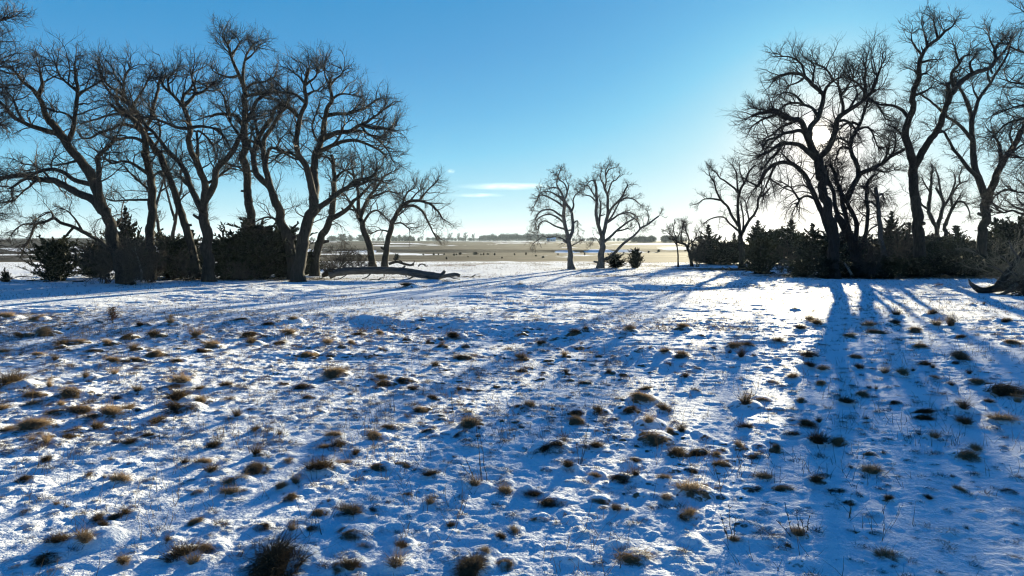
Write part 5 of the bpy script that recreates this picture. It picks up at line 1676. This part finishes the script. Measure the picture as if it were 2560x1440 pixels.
# tall weed stalks
def weed(label, px, py, tips, seed):
    D = ground_at(px, py)
    rng = np.random.default_rng(seed)
    b = at(px, py, D)
    z = gz(b[0], D)
    root = thing('weed_stalks', label, 'weed', (b[0], D, z), 'tall dry weed stalks in the near snow')
    for k, (bx, by_, tx, ty) in enumerate(tips):
        a = at(bx, by_, D)
        c = at(tx, ty, D + rng.normal(0, 0.1))
        a[2] = z - 0.05
        t = np.linspace(0, 1, 9)[:, None]
        P = a * (1 - t) + c * t
        P[1:-1, 0] += rng.normal(0, 0.006, 7)
        V1, Q1 = tubes(P[None], np.linspace(0.0055, 0.003, 9)[None], 5)
        kn = []
        for tt in rng.uniform(0.4, 0.98, 5):
            p0 = a * (1 - tt) + c * tt
            q = np.stack([p0, p0 + np.array([rng.normal(0, 0.015), rng.normal(0, 0.015), 0.012]), p0 + np.array([rng.normal(0, 0.02), 0, 0.03])])
            kn.append(tubes(q[None], np.array([[0.003, 0.0048, 0.001]]), 5))
        V, Q = merge([(V1, Q1)] + kn)
        add('stalk', make_mesh('stalk', V - np.array(root.location), [Q]), M_STEM, root)


weed('clump of five tall dark weed stalks in the near snow left of centre', 1207, 1213, [(1207, 1213, 1189, 1050), (1220, 1210, 1197, 1075), (1200, 1212, 1152, 1160), (1196, 1208, 1160, 1140), (1204, 1212, 1200, 1150)], 1)
weed('clump of three thin weed stalks spreading upward right of centre', 1450, 1162, [(1450, 1162, 1473, 1052), (1448, 1162, 1440, 1105), (1452, 1160, 1468, 1100)], 2)
weed('thin leaning weed stalks in blue shadow at lower right', 1985, 1340, [(1985, 1340, 1962, 1255), (1990, 1340, 1940, 1300), (2005, 1342, 1990, 1275), (2020, 1343, 2000, 1290), (1975, 1340, 1930, 1330), (2010, 1340, 2025, 1290)], 3)
weed('few thin upright weed stalks in blue shadow at bottom right', 1830, 1352, [(1830, 1352, 1822, 1260), (1826, 1350, 1800, 1285), (1833, 1350, 1838, 1290), (1828, 1352, 1810, 1320)], 4)
weed('two thin weed stalks left of the tall dark stalk clump', 1130, 1035, [(1132, 1040, 1128, 1000), (1135, 1042, 1127, 975)], 5)
weed('single thin weed stalk in snow right of the fan of thin stalks', 1812, 1247, [(1812, 1247, 1786, 1168)], 6)

# the reddish dock plant at left
D = ground_at(282, 808)
X = at(282, 808, D)[0]
z = gz(X, D)
t = thing('dock_plant', 'upright reddish brown seed stalk standing among grass at left', 'weed', (X, D, z))
rng = np.random.default_rng(5)
q = np.stack([rng.normal(0, 0.05, (7, 6)) * np.linspace(0.3, 1, 6), rng.normal(0, 0.05, (7, 6)), np.tile(np.linspace(-0.03, 0.62, 6), (7, 1))], -1)
V, Q = tubes(q, np.tile(np.linspace(0.010, 0.006, 6), (7, 1)), 5)
add('stems', make_mesh('stems', V, [Q]), M_STEM, t)
m = 900
zz = rng.uniform(0.15, 0.66, m)
c = np.stack([rng.normal(0, 0.085, m), rng.normal(0, 0.085, m), zz], -1)
d = norm(rng.normal(0, 1, (m, 3)))
s = norm(np.cross(d, rng.normal(0, 1, (m, 3))))
V = np.stack([c - d * 0.022, c + s * 0.012, c + d * 0.022, c - s * 0.012], 1).reshape(-1, 3)
i = np.arange(m)[:, None] * 4
add('seed_head', make_mesh('seed_head', V, [np.concatenate([i, i + 1, i + 2, i + 3], 1)], False), M_RED, t)

# ------------------------------------------------------------------ clouds
def cloud(label, px, py, wpx, hpx, dens, seed):
    D = 6500.0
    p = at(px, py, D)
    w, h = wpx * D / F, hpx * D / F
    bpy_me = bpy.data.meshes.new('cloud')
    import bmesh
    bm = bmesh.new()
    bmesh.ops.create_icosphere(bm, subdivisions=3, radius=0.5)
    bm.to_mesh(bpy_me)
    bm.free()
    m = bpy.data.materials.new('thin_cloud')
    m.use_nodes = True
    N = NT(m.node_tree)
    m.node_tree.nodes.remove(m.node_tree.nodes['Principled BSDF'])
    pv = N.n('ShaderNodeVolumePrincipled')
    pv.inputs['Color'].default_value = (1, 1, 1, 1)
    pv.inputs['Anisotropy'].default_value = 0.35
    tc = N.n('ShaderNodeTexCoord')
    ln = N.n('ShaderNodeVectorMath', operation='LENGTH')
    N.link(tc.outputs['Object'], ln.inputs[0])
    fall = N.math('MULTIPLY', N.math('SUBTRACT', 0.5, ln.outputs['Value']), 2.0, clamp=True)
    mp = N.n('ShaderNodeMapping')
    mp.inputs['Scale'].default_value = (4.0, 1.5, 1.6)
    mp.inputs['Location'].default_value = (seed * 3.1, 0, 0)
    N.link(tc.outputs['Object'], mp.inputs[0])
    nz = N.noise(mp.outputs[0], 1.3, 4, 0.6)
    d = N.math('MULTIPLY', N.math('MULTIPLY', fall, N.math('SUBTRACT', nz, 0.30), clamp=True), dens)
    N.link(d, pv.inputs['Density'])
    N.link(pv.outputs[0], m.node_tree.nodes['Material Output'].inputs['Volume'])
    o = add('cloud', bpy_me, m, loc=p)
    o.scale = (w, w * 0.5, h)
    tag(o, label, 'cloud', 'thin white clouds low in the sky')


cloud('small puffy white cloud above the far wood', 1127, 428, 26, 14, 0.015, 1)
cloud('bright thin cloud streak low above the far horizon', 1195, 488, 150, 12, 0.0035, 2)
cloud('faint wide cloud streak left of the pale tree pair', 1270, 466, 280, 18, 0.003, 3)

# ------------------------------------------------------------------ haze
hz = boxmesh('haze', -2700, 2700, -2700, 2700, -24.0, 34.0)
mh = bpy.data.materials.new('haze_air')
mh.use_nodes = True
NH = NT(mh.node_tree)
mh.node_tree.nodes.remove(mh.node_tree.nodes['Principled BSDF'])
pv = NH.n('ShaderNodeVolumePrincipled')
pv.inputs['Color'].default_value = (0.66, 0.83, 1.0, 1)
pv.inputs['Density'].default_value = 0.00011
pv.inputs['Anisotropy'].default_value = 0.2
NH.link(pv.outputs[0], mh.node_tree.nodes['Material Output'].inputs['Volume'])
o = add('haze', hz, mh)
o['kind'] = 'stuff'
